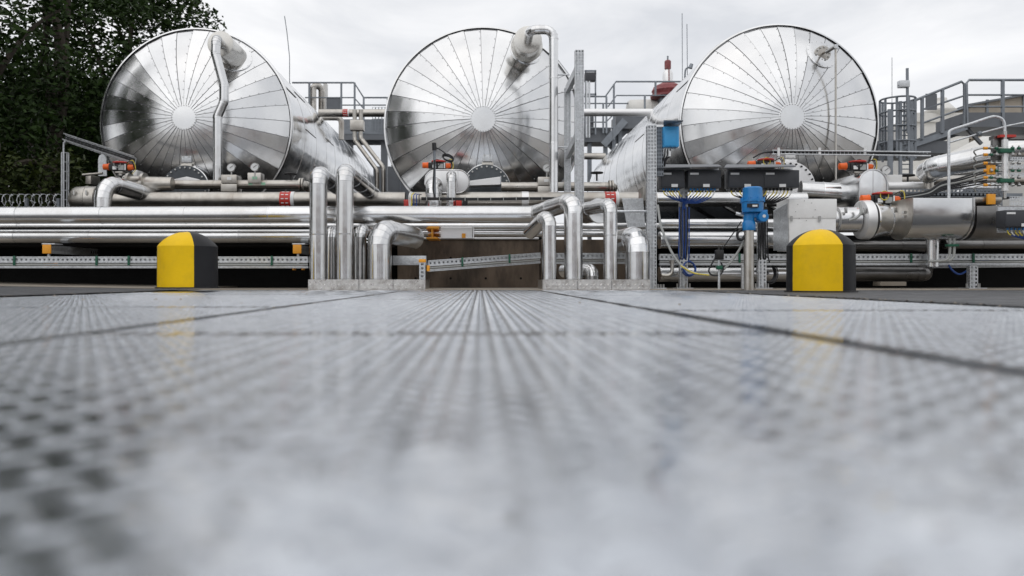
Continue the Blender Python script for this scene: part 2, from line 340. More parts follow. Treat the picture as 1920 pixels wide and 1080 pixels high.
# tread plates with real raised lugs
def tread_mesh(wd, ln, name):
    px_, py_ = 0.0245, 0.049; nx = int((wd-0.04)/px_); ny = int((ln-0.07)/py_); ox = (wd-(nx-1)*px_)/2; oy = (ln-(ny-1)*py_-0.0245)/2
    ii, jj = np.meshgrid(np.arange(nx), np.arange(ny), indexing='ij'); ii = ii.ravel(); jj = jj.ravel()
    cx = ox+ii*px_; cy = oy+jj*py_+(ii % 2)*0.0245; sgn = np.where(ii % 2 == 0, 1.0, -1.0); n = len(cx)
    la, lb, lh = 0.0165, 0.0066, 0.0015
    loc = np.array([(-la,0,0),(-la*0.35,-lb,0),(la*0.45,-lb*0.9,0),(la,0,0),(la*0.45,lb*0.9,0),(-la*0.35,lb,0),(-la*0.55,0,lh),(la*0.5,0,lh*0.9)])
    fc = [(0,1,6),(1,2,7,6),(2,3,7),(3,4,7),(4,5,6,7),(5,0,6)]
    c45 = math.sqrt(0.5)
    V = np.zeros((n,8,3)); V[:,:,0] = cx[:,None]+loc[None,:,0]*c45-loc[None,:,1]*c45*sgn[:,None]; V[:,:,1] = cy[:,None]+sgn[:,None]*loc[None,:,0]*c45+loc[None,:,1]*c45; V[:,:,2] = loc[None,:,2]+0.0002
    vs = V.reshape(-1,3); off = np.arange(n)*8
    faces = []
    for f in fc:
        a = off[:,None]+np.array(f)[None,:]; faces += a.tolist()
    k = len(vs); g = 0.004; t = 0.008
    e = 0.0005; slab = [(g,e,0),(wd-g,e,0),(wd-g,ln-e,0),(g,ln-e,0),(g,e,-t),(wd-g,e,-t),(wd-g,ln-e,-t),(g,ln-e,-t)]
    faces += [tuple(k+i for i in f) for f in [(0,1,2,3),(0,4,5,1),(1,5,6,2),(2,6,7,3),(3,7,4,0)]]
    me = bpy.data.meshes.new(name); me.from_pydata(vs.tolist()+slab, [], faces); me.materials.append(M['plate']); me.update(); return me
tm = {}
CUTS = {'l': [-5.7,-2.7,0.3,3.3,6.3,DEND], 'c': [-4.34,-1.34,1.66,4.66,7.66,DEND], 'r': [-6.1,-3.1,-0.1,2.9,5.9,DEND]}
for key, x0, x1 in (('l',XL0,XL1),('c',XL1,XR0),('r',XR0+0.014,XR1)):
    cs = CUTS[key]
    for a, b in zip(cs[:-1], cs[1:]):
        kk = (round(x1-x0,3), round(b-a,3))
        if kk not in tm: tm[kk] = tread_mesh(x1-x0-0.006, b-a-0.003, 'tread_plate')
        o = bpy.data.objects.new('tread_plate', tm[kk]); COL.objects.link(o); o.parent = base
        o.location = (x0+0.003, a+0.002, random.uniform(-0.0015,0.0015)); o.rotation_euler = (random.uniform(-.0004,.0004), random.uniform(-.0006,.0006), 0)
# asphalt aprons left (rising slightly) and right
def sheet(name, vs, fs, m):
    o = MB().add(vs, fs).build(name, m, None, smooth=False); o['kind'] = 'structure'; return o
sheet('asphalt_apron', [(XL0-0.02,-6,0.002),(XL0-0.02,9.0,0.006),(-9,9.0,0.10),(-9,-6,0.03),(-4.6,9.0,0.034),(-4.6,-6,0.012)], [(0,5,4,1),(5,3,2,4)], M['asphalt'])
sheet('asphalt_strip', [(XR1+0.02,-6,0.002),(9.5,-6,0.002),(9.5,8.7,0.004),(XR1+0.02,8.7,0.004)], [(0,1,2,3)], M['asphalt'])
mb = MB().hexa([(-14,8.98,-0.02),(XL0-0.3,8.98,-0.02),(XL0-0.3,11.3,-0.02),(-14,11.3,-0.02),(-14,8.98,0.20),(XL0-0.3,8.98,0.02),(XL0-0.3,11.3,0.03),(-14,11.3,0.22)])
o = mb.build('concrete_strip', M['concrete'], None, smooth=False); o['kind'] = 'structure'
mb = MB().bb((XL0-0.3,9.06,-0.02),(14,11.3,0.012)); o = mb.build('concrete_pavement', M['concrete'], None, smooth=False, bevel=0.006); o['kind'] = 'structure'
# plinth carrying the tanks
o = MB().bb((-16,12.2,-0.02),(15,34,0.62)).build('tank_plinth', M['shadejoint'], None, smooth=False); o['kind'] = 'structure'

# ================================================================== TANKS
TR = 1.6; TL = 11.0; NP = 36; H0 = 0.57
RS = (TR*TR+H0*H0)/(2*H0)
def dome_h(r): return math.sqrt(RS*RS-r*r)-(RS-H0)
R0 = 0.205
def petal_mesh():
    da = 2*math.pi/NP; nr = 14; na = 4; vs = []; fs = []
    rr = [R0-0.03+(TR-0.002-R0+0.03)*i/nr for i in range(nr+1)]
    for i, r in enumerate(rr):
        g = 0.004/max(r,0.1)
        row = []
        for k in range(na+1):
            a = -da/2+g+(da-2*g)*k/na
            lift = 0.0
            h = dome_h(min(r,TR-1e-4))+lift-(0.0035*(math.sin(math.pi*k/na)) *0)
            row.append((r, -h, r*math.tan(a)))
        # folded lips on both flanks
        a = -da/2+g; h = dome_h(min(r,TR-1e-4)); row.insert(0, (r, -h+0.012, r*math.tan(a)))
        a = da/2-g; row.append((r, -h+0.014, r*math.tan(a)))
        vs += row
    m = na+3
    for i in range(nr):
        for k in range(m-1): fs.append((i*m+k, (i+1)*m+k, (i+1)*m+k+1, i*m+k+1))
    me = bpy.data.meshes.new('dome_panel'); me.from_pydata(vs, [], fs)
    me.polygons.foreach_set('use_smooth', [True]*len(fs)); me.set_sharp_from_angle(angle=R(40)); me.materials.append(M['dome']); me.update(); return me
PET = petal_mesh()
def ring_mesh(L, n=96):
    mb = MB().lathe((0,0,0), Y_, [(0, TR-0.004), (0, TR+0.004), (0.02, TR+0.005), (0.02, TR), (L*0.5, TR+0.001), (L, TR)], n, cap=False)
    me = bpy.data.meshes.new('cladding_ring'); me.from_pydata(mb.v, [], mb.f); bm = bmesh.new(); bm.from_mesh(me); bmesh.ops.recalc_face_normals(bm, faces=bm.faces); bm.to_mesh(me); bm.free()
    me.polygons.foreach_set('use_smooth', [True]*len(me.polygons)); me.set_sharp_from_angle(angle=R(30)); me.materials.append(M['clad']); return me
RING = ring_mesh(1.0)
rivm = None
def make_tank(label, cx, cy, rpx):
    d = TR*FPX/rpx; c = P(cx, cy, d)
    root = T('storage_tank', label, 'tank', (c.x, c.y, 0.62), 'horizontal storage tanks'); lc = Vector((0, 0, c.z-0.62))
    def child(nm, me, loc, par=root):
        o = bpy.data.objects.new(nm, me); COL.objects.link(o); o.parent = par; o.location = loc; return o
    for k in range(NP):
        o = child('dome_panel', PET, lc); o.rotation_mode = 'XYZ'
        q = Matrix.Rotation(2*math.pi*(k+0.35)/NP, 4, 'Y') @ Matrix.Rotation(R(random.uniform(-0.25,0.25)), 4, 'Z') @ Matrix.Rotation(R(random.uniform(-0.3,0.3)), 4, 'X')
        o.rotation_euler = q.to_euler()
    MB().lathe(c, -Y_, [(dome_h(TR*(1-i/10)*0.9999)-0.016, max(TR*(1-i/10)-0.002, 1e-4)) for i in range(11)], 72, cap=False).build('dome_core', M['seam'], root)
    hd = dome_h(R0)
    MB().lathe(c, -Y_, [(hd-0.03, R0), (hd+0.008, R0), (hd+0.010, R0-0.004), (hd+0.013, R0*0.5), (hd+0.014, 0.001)], 40).build('centre_disc', M['dome'], root, ang=18)
    mb = MB()
    ax, u, v = frame(-Y_)
    for k in range(NP):
        a = 2*math.pi*(k+0.35+0.5)/NP
        for i in range(9):
            r = 0.32+i*0.152+0.02*math.sin(k*3+i); aa = a-0.016/r
            p = c+Vector((r*math.cos(aa), -dome_h(r)-0.004, -r*math.sin(aa)))
            mb.lathe(p, -Y_, [(0, 0.0075), (0.006, 0.0055), (0.008, 0.001)], 6, cap=False)
    for k in range(28):
        a = 2*math.pi*k/28; p = c+Vector(((R0-0.014)*math.cos(a), -hd-0.013, (R0-0.014)*math.sin(a))); mb.lathe(p, -Y_, [(0, 0.0085), (0.007, 0.006), (0.009, 0.001)], 6, cap=False)
    mb.build('rivets', M['steelbolt'], root, kind='stuff')
    MB().lathe(c, Y_, [(-0.035, TR-0.01), (-0.03, TR+0.013), (0.0, TR+0.02), (0.05, TR+0.02), (0.05, TR+0.003)], 120, cap=False).build('rim_trim', M['pipe'], root)
    for i in range(int(TL)):
        o = child('cladding_ring', RING, lc+Vector((0, 0.03+i*1.0, 0))); o.rotation_euler = (R(random.uniform(-.12,.12)), random.uniform(0,6), R(random.uniform(-.12,.12)))
    MB().lathe(c+Y_*(TL+0.03), Y_, [(0, TR-0.003), (0.3, TR*0.8), (0.5, TR*0.3), (0.52, 0.001)], 64, cap=False).build('rear_dome', M['clad'], root)
    # longitudinal sheet laps and supports
    for i, (an, y0, y1) in enumerate(((R(25),0.06,0.95),(R(5),1.05,2.0),(R(31),1.1,2.0),(R(-14),2.05,3.0),(R(12),3.05,4.0),(R(152),0.06,0.95),(R(175),1.05,2.0),(R(165),3.05,4.0))):
        u2 = Vector((math.cos(an), 0, math.sin(an))); MB().bar(c+u2*(TR+0.006)+Y_*y0, c+u2*(TR+0.006)+Y_*y1, 0.012, 0.035, up=Vector((-u2.z,0,u2.x))).build('lap_strip', M['pipe'], root)
    for y in (1.2, 4.6, 8.6):
        MB().prism([c+Vector((x*TR, y, zz)) for x, zz in ((-0.75,-1.75*1),(0.75,-1.75),(0.8,-1.15),(0.45,-1.47),(0,-1.57),(-0.45,-1.47),(-0.8,-1.15))], (0,0.25,0)).build('saddle', M['flange'], root)
        MB().bb((c.x-1.2, c.y+y-0.05, 0.62), (c.x+1.2, c.y+y+0.3, c.z-1.75)).build('saddle_base', M['shadejoint'], root)
    return root, c, d
t1, c1, d1 = make_tank('steel storage tank on the left, beside the dark trees, with a crooked downpipe', 368.5, 233, 178.5)
t2, c2, d2 = make_tank('middle steel storage tank with a fat nozzle feeding a tall straight pipe', 905.7, 236, 184)
t3, c3, d3 = make_tank('steel storage tank on the right, behind the dark junction boxes', 1460, 232, 185)

def ring_on_dome(root, c, x, z, r, m, name='nozzle_plate'):
    rr = math.hypot(x, z); h = dome_h(rr); nrm = Vector((x, -math.sqrt(RS*RS-rr*rr), z)).normalized()
    o = Vector((c.x+x, c.y-h, c.z+z)); MB().lathe(o-nrm*0.03, nrm, [(0, r), (0.036, r), (0.042, r-0.02), (0.045, r*0.5), (0.045, 0.01)], 44).build(name, m, root)
    boltring(root, o+nrm*0.008, nrm, r-0.016, 16, 0.006, 0.006, M['steelbolt'], 'rivets')
    return o, nrm
# tank 1 nozzle + crooked downpipe
q = P(413, 82, 12.45); ring_on_dome(t1, c1, q.x-c1.x, q.z-c1.z, 0.29, M['dome'])
MB().lathe((q.x, 13.25, q.z), -Y_, [(0, 0.19), (0.76, 0.19), (0.765, 0.2), (0.80, 0.2), (0.803, 0.19), (0.805, 0.05)], 40).build('nozzle', M['satin'], t1)
rp = S(8.6, 12.1); dd = 12.1
pipe('downpipe', 'slim kinked steel downpipe in front of the left tank', [P(413,82,12.44), P(405.5,72,dd), P(404,100,dd), P(420,160,dd), P(420,190,dd), P(408,218,dd), P(408,352,dd)], rp, M['pipe'], bend=0.10, seg=0.8)
# tank 2 nozzle + tall pipe
q = P(990, 75, 12.2); ring_on_dome(t2, c2, q.x-c2.x, q.z-c2.z, 0.26, M['dome'])
MB().lathe((q.x, 12.95, q.z), -Y_, [(0, 0.20), (0.42, 0.20), (0.42, 0.245), (0.435, 0.25), (0.45, 0.245), (0.45, 0.208), (0.74, 0.205), (0.744, 0.212), (0.76, 0.212), (0.763, 0.2), (0.766, 0.05)], 44).build('nozzle', M['satin'], t2)
boltring(t2, (q.x, 12.95-0.45, q.z), -Y_, 0.228, 18, 0.007, 0.006, M['steelbolt'], 'bolts')
e = Vector((q.x, 11.7, q.z)); xr = P(1038, 0, 11.7).x
pipe('vent_pipe', 'tall straight steel pipe rising to the nozzle of the middle tank', [(q.x,12.2,q.z), e, (xr, 11.7, e.z), (xr, 11.7, P(0,395,11.7).z)], S(8.6,11.7), M['pipe'], bend=0.13, seg=0.95)
# tank 3 flanged nozzle with thin drain pipe
q = P(1548, 97, 12.5); o3, n3 = ring_on_dome(t3, c3, q.x-c3.x, q.z-c3.z, 0.26, M['dome'])
MB().lathe((q.x, 13.1, q.z), -Y_, [(0, 0.095), (0.44, 0.095), (0.44, 0.125), (0.47, 0.125), (0.475, 0.125), (0.475, 0.125), (0.505, 0.125), (0.508, 0.03)], 36).build('nozzle', M['dull'], t3)
boltring(t3, (q.x, 13.1-0.506, q.z), -Y_, 0.1, 10, 0.014, 0.02, M['steelbolt'], 'bolts')
pt = T('drain_pipe', 'thin vertical drain pipe with a small valve in front of the right tank', 'pipe', P(1567,345,12.35))
MB().tube([(q.x,12.58,q.z), (q.x+0.02,12.4,q.z+0.01), P(1560,92,12.35), P(1567,90,12.35), P(1567,345,12.35)], 0.016, 10).build('tube', M['dull'], pt)
MB().cyl(P(1549,98,12.42), P(1565,88,12.30), 0.028, n=12).build('valve_body', M['steelbolt'], pt)
MB().cyl(P(1567,84,12.36), P(1567,92,12.36), 0.035, n=12).build('cap', M['galv'], pt)

# manholes
def manhole(root, c, px, py, r, m, hole=False):
    f = P(px, py, c.y-0.62); x, z = f.x-c.x, f.z-c.z; yb = c.y-dome_h(min(math.hypot(x,z),1.5))
    MB().lathe((f.x, yb+0.25, f.z), -Y_, [(0, r*0.86), (0.40, r*0.86), (0.40, r*1.03), (0.44, r*1.03), (0.445, r*0.99)], 48, cap=False).build('manhole_neck', M['pipe'], root)
    MB().lathe((f.x, yb-0.19, f.z), -Y_, [(0, r*0.99), (0.002, r), (0.04, r), (0.046, r-0.006), (0.046, 0.01)], 56).build('manhole_cover', m, root)
    boltring(root, (f.x, yb-0.236, f.z), -Y_, r-0.035, 26, 0.015, 0.022, M['black'] if hole else M['steelbolt'], 'bolts')
    b = Vector((f.x, yb-0.20, f.z+r)); 
    MB().bb((b.x-0.07, b.y-0.03, b.z-0.05), (b.x+0.11, b.y+0.1, b.z+0.03)).build('lid_bracket', M['white'] if hole else M['dull'], root, bevel=0.006)
    MB().bb((b.x-0.06, b.y-0.02, b.z+0.05), (b.x+0.095, b.y+0.09, b.z+0.15)).build('hinge_block', M['white'] if hole else M['galv'], root, bevel=0.006)
    boltring(root, (b.x+0.015, b.y-0.021, b.z+0.10), -Y_, 0.06, 4, 0.012, 0.012, M['steelbolt'], 'bolts', a0=R(45))
manhole(t1, c1, 343, 352, 0.37, M['flange'])
manhole(t2, c2, 912, 352, 0.37, M['flange'])
manhole(t3, c3, 1484, 350, 0.40, M['white'], True)
def hood(label, poly, d, dep):
    pts = [P(x, y, d) for x, y in poly]; t = T('sheet_hood', label, 'hood', min(pts, key=lambda p: p.z), 'folded hoods below the manholes')
    MB().prism(pts, (0, dep, 0)).build('hood_sheet', M['white'], t, smooth=False, bevel=0.004); 
    l = P(poly[0][0], poly[0][1], d-0.02); MB().tube([P(poly[-1][0],poly[-1][1]-1,d-0.006), P(poly[-2][0],poly[-2][1]-1,d-0.006)], 0.008, 6).build('edge_fold', M['galv'], t)
hood('pale folded sheet hood under the manhole of the left tank', [(286,351),(284,345),(350,331),(372,336),(386,347),(352,342),(340,346)], 12.25, 0.3)
hood('pale folded sheet hood under the manhole of the middle tank', [(880,348),(880,339),(939,331),(939,346)], 12.0, 0.3)
# ================================================================== BUND WALL
wl = T('bund_wall', 'low stained brown concrete wall behind the pipe stubs', 'wall', (0.6, 10.9, 0))
xw0, xw1 = P(745,0,10.9).x, P(1222,0,10.9).x; zt = P(0,449,10.9).z
for a, b in ((xw0, P(1012,0,10.9).x), (P(1012,0,10.9).x+0.012, xw1)):
    MB().bb((a, 10.9, 0.0), (b, 11.15, zt)).build('wall_panel', M['brownwall'], wl, smooth=False, bevel=0.012)
for k in range(7):
    x = xw0+0.25+k*0.48; MB().cyl((x,10.897,0.42),(x,10.93,0.42),0.016,n=12).build('tie_hole', M['shadejoint'], wl); MB().cyl((x,10.897,0.14),(x,10.93,0.14),0.016,n=12).build('tie_hole', M['shadejoint'], wl)
MB().bb((xw0-0.02, 10.87, zt+0.002), (P(1010,0,10.9).x, 11.2, zt+0.03)).build('coping', M['white'], wl, smooth=False, bevel=0.005)
tw = T('trench_wall', 'wall coloured black to stand for the shade under the long pipes', 'wall', (-5, 11.3, 0))
MB().bb((-16, 11.25, 0), (xw0-0.03, 11.5, 0.62)).build('shade_panel', M['shadejoint'], tw, smooth=False, bevel=0.01)  # wall colour carries the deep shade under the pipes
MB().bb((-16, 10.25, 0.55), (xw0-0.03, 11.52, 0.60)).build('shade_slab', M['shadejoint'], tw, smooth=False, bevel=0.01)  # slab added overhead to keep sky light out of the void
tw = T('trench_wall', 'wall coloured black for the shade behind the right yellow bollard', 'wall', (6, 11.3, 0))
MB().bb((xw1+0.03, 11.25, 0), (15, 11.5, 0.75)).build('shade_panel', M['shadejoint'], tw, smooth=False, bevel=0.01)  # black colour stands in for shade here too
MB().bb((xw1+0.03, 10.5, 0.56), (15, 11.24, 0.60)).build('shade_slab', M['shadejoint'], tw, smooth=False, bevel=0.01)  # added slab, blocks light from above the right stretch

# ================================================================== LONG HORIZONTAL PIPES
pipe('main_pipe', 'long bright steel main pipe ending in the tallest stub of the right group', [P(-90,404,10), P(1003,402,10), P(1032,391,9.75), P(1075,377,9.25), P(1075,524,9.25)], 0.108, M['pipe'], bend=0.125, seg=1.05)
pipe('lower_pipe', 'bright steel pipe just below the main pipe, behind the left bollard', [P(-90,443,10.15), P(612,443,10.15), (P(612,443,10.15).x+0.15, 10.15, 0.2)], 0.088, M['pipe'], bend=0.16, seg=0.95)
pipe('thin_line', 'thin steel line squeezed between the main pipe and the pipe below', [P(-90,424,10.5), P(1240,424,10.5)], 0.042, M['pipe'], seg=1.3)
pipe('thin_line', 'pale steel line under the main pipe above the brown wall', [P(700,436,10.55), P(1225,438,10.55)], 0.05, M['pipe'], seg=1.4)
pd = pipe('header_pipe', 'dull stained header pipe running in front of the left tank', [P(150,374,11.6), P(760,374,11.6)], S(14,11.6), M['dull'], seg=0.75)
MB().lathe(P(132,374,11.6), X_, [(0, 0.06), (0.02, 0.11), (0.08, 0.132), (0.12, 0.135), (0.30, 0.135), (0.32, 0.112)], 30).build('end_cap', M['dull'], pd)
pd2 = pipe('header_pipe', 'dull stained header pipe running in front of the middle tank', [P(768,374,11.6), P(1215,374,11.6)], S(14,11.6), M['dull'], seg=0.9)
def band(root, px, py, d, r, w=20):
    c0, c1 = P(px-w/2, py, d), P(px+w/2, py, d); L = (c1-c0).length
    MB().lathe(c0, X_, [(0, r+0.006), (L, r+0.006)], 30).build('marker_band', M['red'], root)
    MB().lathe(c1, X_, [(0, r+0.0055), (L*0.3, r+0.0055)], 30).build('white_ring', M['label'], root)
    mb = MB()
    for k in range(5):
        for s_ in (0.28, 0.68):
            a = R(-62+k*31); p = Vector((c0.x+L*s_, d-(r+0.008)*math.cos(a), c0.z+(r+0.008)*math.sin(a))); mb.box(p, (L*0.26, 0.003, 0.014), Matrix.Rotation(-a, 3, 'X'))
    mb.build('band_marks', M['label'], root, kind='stuff')
band(pd, 537, 374, 11.6, S(14,11.6)); band(pd2, 1143, 374, 11.6, S(14,11.6))
MB().lathe(P(978,374,11.6), X_, [(0, S(14.8,11.6)), (0.1, S(14.8,11.6))], 30).build('clamp_band', M['white'], pd2)
# branch lines in front of the left / middle tanks
def branch(label, x0, x1, y, d, xv, elbow_right):
    r = S(8.5, d); t = pipe('branch_pipe', label, [P(x0,y,d), P(x1,y,d), P(x1,y,d)+Vector((0.0,0.7,-0.05))], r, M['dull'], bend=0.14, seg=0.8)
    c = P(xv,y,d); b = S(15,d)
    MB().bb((c.x-b, d-b*1.1, c.z-b*1.0), (c.x+b, d+b*1.1, c.z-0.004)).build('valve_case_lower', M['dull'], t, bevel=0.012)
    MB().bb((c.x-b*0.98, d-b*1.08, c.z+0.004), (c.x+b*0.98, d+b*1.08, c.z+b*1.1)).build('valve_case_upper', M['dull'], t, bevel=0.012)
    MB().bb((c.x-b*0.2, d-b*1.1-0.004, c.z+b*0.45), (c.x+b*0.35, d-b*1.06, c.z+b*0.8)).build('tag_plate', M['label'], t)
    collar(t, P(x1-4,y,d), X_, r*1.45, 0.03, M['dull'], 'flange'); collar(t, P(x1-9,y,d), X_, r*1.45, 0.03, M['dull'], 'flange')
    for gx in (xv+38, xv+62): MB().bb((P(gx,0,d).x-0.03, d-r-0.004, P(0,y+2,d).z), (P(gx,0,d).x+0.03, d-r+0.004, P(0,y-3,d).z)).build('flow_label', M['greenlabel'], t)
    return t
branch('dull branch pipe with a boxed valve in front of the left tank', 330, 572, 346, 12.0, 434, True)
branch('dull branch pipe with flanges in front of the middle tank', 940, 1152, 350, 11.9, 1022, True)
def handwheel(label, px, py, d, r, group='small black handwheels'):
    c = P(px,py,d); t = T('handwheel', label, 'handwheel', c-Z_*0.12, group); pts = [c+Vector((r*math.cos(a*math.pi/10), r*math.sin(a*math.pi/10), 0)) for a in range(21)]
    MB().tube(pts, 0.012, 6).build('rim', M['black'], t); MB().cyl(c-Z_*0.12, c+Z_*0.02, 0.014, n=8).build('stem', M['black'], t)
    mb = MB()
    for k in range(3): mb.bar(c, c+Vector((r*math.cos(k*2.1), r*math.sin(k*2.1), 0)), 0.012, 0.012)
    mb.build('spokes', M['black'], t)
handwheel('small black handwheel above the branch elbow right of the left tank', 545, 326, 12.0, 0.085)
handwheel('small black handwheel on the branch line right of the middle tank', 1119, 324, 11.9, 0.085)
gauge('dial gauge nearest the crooked downpipe of the left tank', 434, 314, 11.9, 8)
gauge('dial gauge on the small block right of the boxed valve', 478, 313, 11.9, 8)
gauge('dial gauge half hidden by the tall straight pipe', 1025, 315, 11.95, 8)
gauge('dial gauge between the two slotted posts beside the middle tank', 1066, 315, 11.9, 8)
t = T('gauge_block', 'small steel gauge block on the branch pipe by the left tank', 'valve block', P(478,340,12.0))
MB().bb(P(464,343,11.9), P(496,327,12.1)).build('block', M['dull'], t, bevel=0.01); MB().bb(P(473,336,11.89), P(482,331,11.9)).build('label_plate', M['greenlabel'], t)

# ================================================================== CURBS WITH PIPE STUBS
def tread_front(mb, x0, x1, z0, z1, y):
    p = 0.04; nx = int((x1-x0)/p); nz = int((z1-z0)/p)
    for i in range(nx):
        for j in range(max(nz,1)):
            c = Vector((x0+p*(i+0.5), y, z0+p*(j+0.5))); s_ = 1 if (i+j) % 2 else -1
            u = Vector((0.7, 0, 0.7*s_)); v = Vector((-0.7*s_, 0, 0.7)); a, b = 0.02, 0.007
            mb.add([c-u*a, c-v*b, c+u*a, c+v*b, c-u*a*0.6-Y_*0.007, c+u*a*0.6-Y_*0.007], [(0,1,5,4),(1,2,5),(2,3,4,5),(3,0,4)])
def curb(label, xs, d, ztop, dep):
    X = [P(x,0,d).x for x in xs]; t = T('kick_plate_curb', label, 'curb', ((X[0]+X[-1])/2, d, 0), 'tread plate curbs round the pipe stubs')
    for a, b in zip(X[:-1], X[1:]):
        o = MB().bb((a+0.003, d, 0.001), (b-0.003, d+0.006, ztop)).build('curb_plate', M['alutread'], t, smooth=False)
        m_ = MB(); tread_front(m_, a+0.008, b-0.008, 0.004, ztop-0.002, d-0.0002); m_.build('raised_pattern', M['alutread'], o, smooth=False, kind='stuff')
    for x in (X[0], X[-1]): MB().bb((x-0.003, d+0.008, 0.001), (x+0.003, d+dep, ztop-0.002)).build('side_plate', M['alutread'], t, smooth=False)
    MB().bb((X[0]+0.004, d+dep, 0.001), (X[-1]-0.004, d+dep+0.005, ztop-0.002)).build('back_plate', M['alutread'], t, smooth=False)
    MB().bb((X[0]+0.01, d+0.01, ztop-0.03), (X[-1]-0.01, d+dep-0.01, ztop-0.02)).build('cover_sheet', M['darkmetal'], t, smooth=False)
curb('tread plate curb round the left group of pipe stubs', [578,673,737,797], 9.06, 0.122, 0.75)
curb('tread plate curb round the right group of pipe stubs', [1018,1083,1147,1219], 9.06, 0.122, 0.75)
ZB = 0.09
def stub(label, px, ptop, rpx, d, back, dx=0.0, drop=0.0, seg=0.62, group='steel pipe stubs rising from the curbs', m=None):
    r = S(rpx, d); b = P(px, 0, d); top = P(px, ptop, d).z-r
    return pipe('pipe_stub', label, [(b.x, d, ZB), (b.x, d, top), (b.x+dx, d+back, top-drop)], r, m or M['pipe'], group=group, bend=r*1.12, seg=seg)
stub('tall pipe stub at the left end of the left curb', 597, 310, 16.6, 9.3, 4.6)
stub('tallest pipe stub of the left curb, second from the left', 646.5, 305, 16.6, 9.3, 4.8)
stub('slim short pipe stub half hidden between the two tall ones', 621, 424, 10, 9.65, 0.5)
stub('slim short pipe stub right of the two tall ones', 675, 420, 12, 9.65, 0.6, 0.12)
stub('stout low pipe stub bending back at the right of the left curb', 712, 409, 22.5, 9.35, 0.62, 0.36, 0.06)
stub('pipe stub with a forked elbow at the left end of the right curb', 1029.5, 388, 13.5, 9.2, 0.42, -0.20, 0.19)
stub('slim pipe stub with a wide collar third in the right curb', 1144.5, 371, 13, 9.2, 0.9, -0.32)
stub('stout low pipe stub beside the tall slotted post', 1195, 424, 23, 9.25, 0.9, -0.1)
stub('tiny pipe stub peeping out low behind the right curb', 1110, 494, 13, 9.6, 0.4, -0.3)
t = T('pipe_collar', 'wide insulated collar behind the slim stub of the right curb', 'collar', P(1113,420,9.85))
MB().lathe(P(1124,395,9.7), Vector((-0.33,0.9,0)), [(0, 0.05), (0.0, 0.15), (0.02, 0.155), (0.05, 0.15), (0.06, 0.135), (0.35, 0.135)], 36).build('collar_drum', M['pipe'], t)

# ================================================================== SLOTTED CABLE RAILS
def rail(label, p0, p1, group='slotted galvanised rails', conduit=True, clips=()):
    p0, p1 = Vector(p0), Vector(p1); t = T('slotted_rail', label, 'rail', p0, group)
    strut_rail(t, p0, p1, 0.075, 0.05, 'channel'); n = (p1-p0).normalized()
    if conduit:
        MB().tube([p0-Z_*0.058-Y_*0.02, p1-Z_*0.058-Y_*0.02], 0.013, 10).build('conduit', M['greycable'], t)
        strut_rail(t, p0-Z_*0.088, p1-Z_*0.088, 0.028, 0.04, 'lower_channel')
    for f in clips:
        c = p0.lerp(p1, f); MB().bb((c.x-0.012, c.y-0.05, c.z-0.07), (c.x+0.012, c.y-0.03, c.z+0.045)).build('clip', M['green'], t, bevel=0.003)
    return t
rail('slotted galvanised rail along the black wall at the left', P(-90,487,9.6), P(578,487,9.6), clips=(0.18,0.41,0.5,0.74,0.9))
rail('slotted galvanised rail tilted in front of the brown wall', P(802,494,9.9), P(1012,479,10.4), clips=(0.3,0.72))
rail('slotted galvanised rail behind the right curb stubs', P(1040,480,10.3), P(1222,480,10.3), conduit=True)
rail('slotted galvanised rail behind the blue motor', P(1236,482,9.9), P(1476,482,9.9), clips=(0.2,0.62))
rail('slotted galvanised rail low at the right behind the bollard', P(1596,482,9.9), P(1960,482,9.9), clips=(0.30,0.62))
rail('slotted galvanised rail lowest at the right edge', P(1745,497,10.1), P(1960,495,10.1), conduit=False)
def capped_arm(label, px, py, d, w, h, dep):
    c = P(px,py,d); t = T('support_arm', label, 'bracket', c, 'galvanised arms with bright end caps')
    MB().bb((c.x-w/2, d, c.z-h/2), (c.x+w/2, d+0.02, c.z+h/2)).build('end_cap', M['amber'], t, bevel=0.006)
    mb = MB(); mb.perf((c.x-w/2*0.9, d+0.02, c.z-h/2*0.9), Y_, Z_, dep, h*0.9, 0, 1, 0.05, 0.02, h*0.3); mb.perf((c.x+w/2*0.9, d+0.02, c.z-h/2*0.9), Y_, Z_, dep, h*0.9, 0, 1, 0.05, 0.02, h*0.3)
    mb.add([(c.x-w/2*0.9,d+0.02,c.z+h*0.45),(c.x+w/2*0.9,d+0.02,c.z+h*0.45),(c.x+w/2*0.9,d+dep,c.z+h*0.45),(c.x-w/2*0.9,d+dep,c.z+h*0.45)], [(0,1,2,3)]); mb.build('channel', M['galv'], t, smooth=False)
    MB().bb((c.x-w*0.6, d+0.01, c.z+h/2+0.003), (c.x+w*0.9, d+0.2, c.z+h/2+0.018)).build('top_plate', M['galv'], t)
    MB().bar((c.x-0.0, d+0.06, c.z-h/2), (c.x, d+0.06, c.z-h/2-0.18), 0.025, 0.03).build('hanger', M['galv'], t)
capped_arm('support arm with an amber cap at the far left', 87, 467, 9.75, 0.105, 0.11, 1.2)
capped_arm('support arm with an amber cap just left of the left curb', 557, 467, 9.75, 0.105, 0.11, 1.2)
def fork(label, px, py, d):
    c = P(px,py,d); t = T('u_bracket', label, 'bracket', c-Z_*0.05, 'small yellow U brackets'); 
    MB().bb((c.x-0.055,d,c.z+0.012),(c.x+0.055,d+0.12,c.z+0.03)).build('bridge', M['amber'], t, bevel=0.004)
    for s_ in (-1,1): MB().bb((c.x+s_*0.055-0.009,d,c.z-0.04),(c.x+s_*0.055+0.009,d+0.12,c.z+0.011)).build('leg', M['amber'], t, bevel=0.004)
fork('small yellow U bracket under the rail at the far left', 90, 496, 9.6); fork('small yellow U bracket under the rail by the left curb', 558, 500, 9.6)
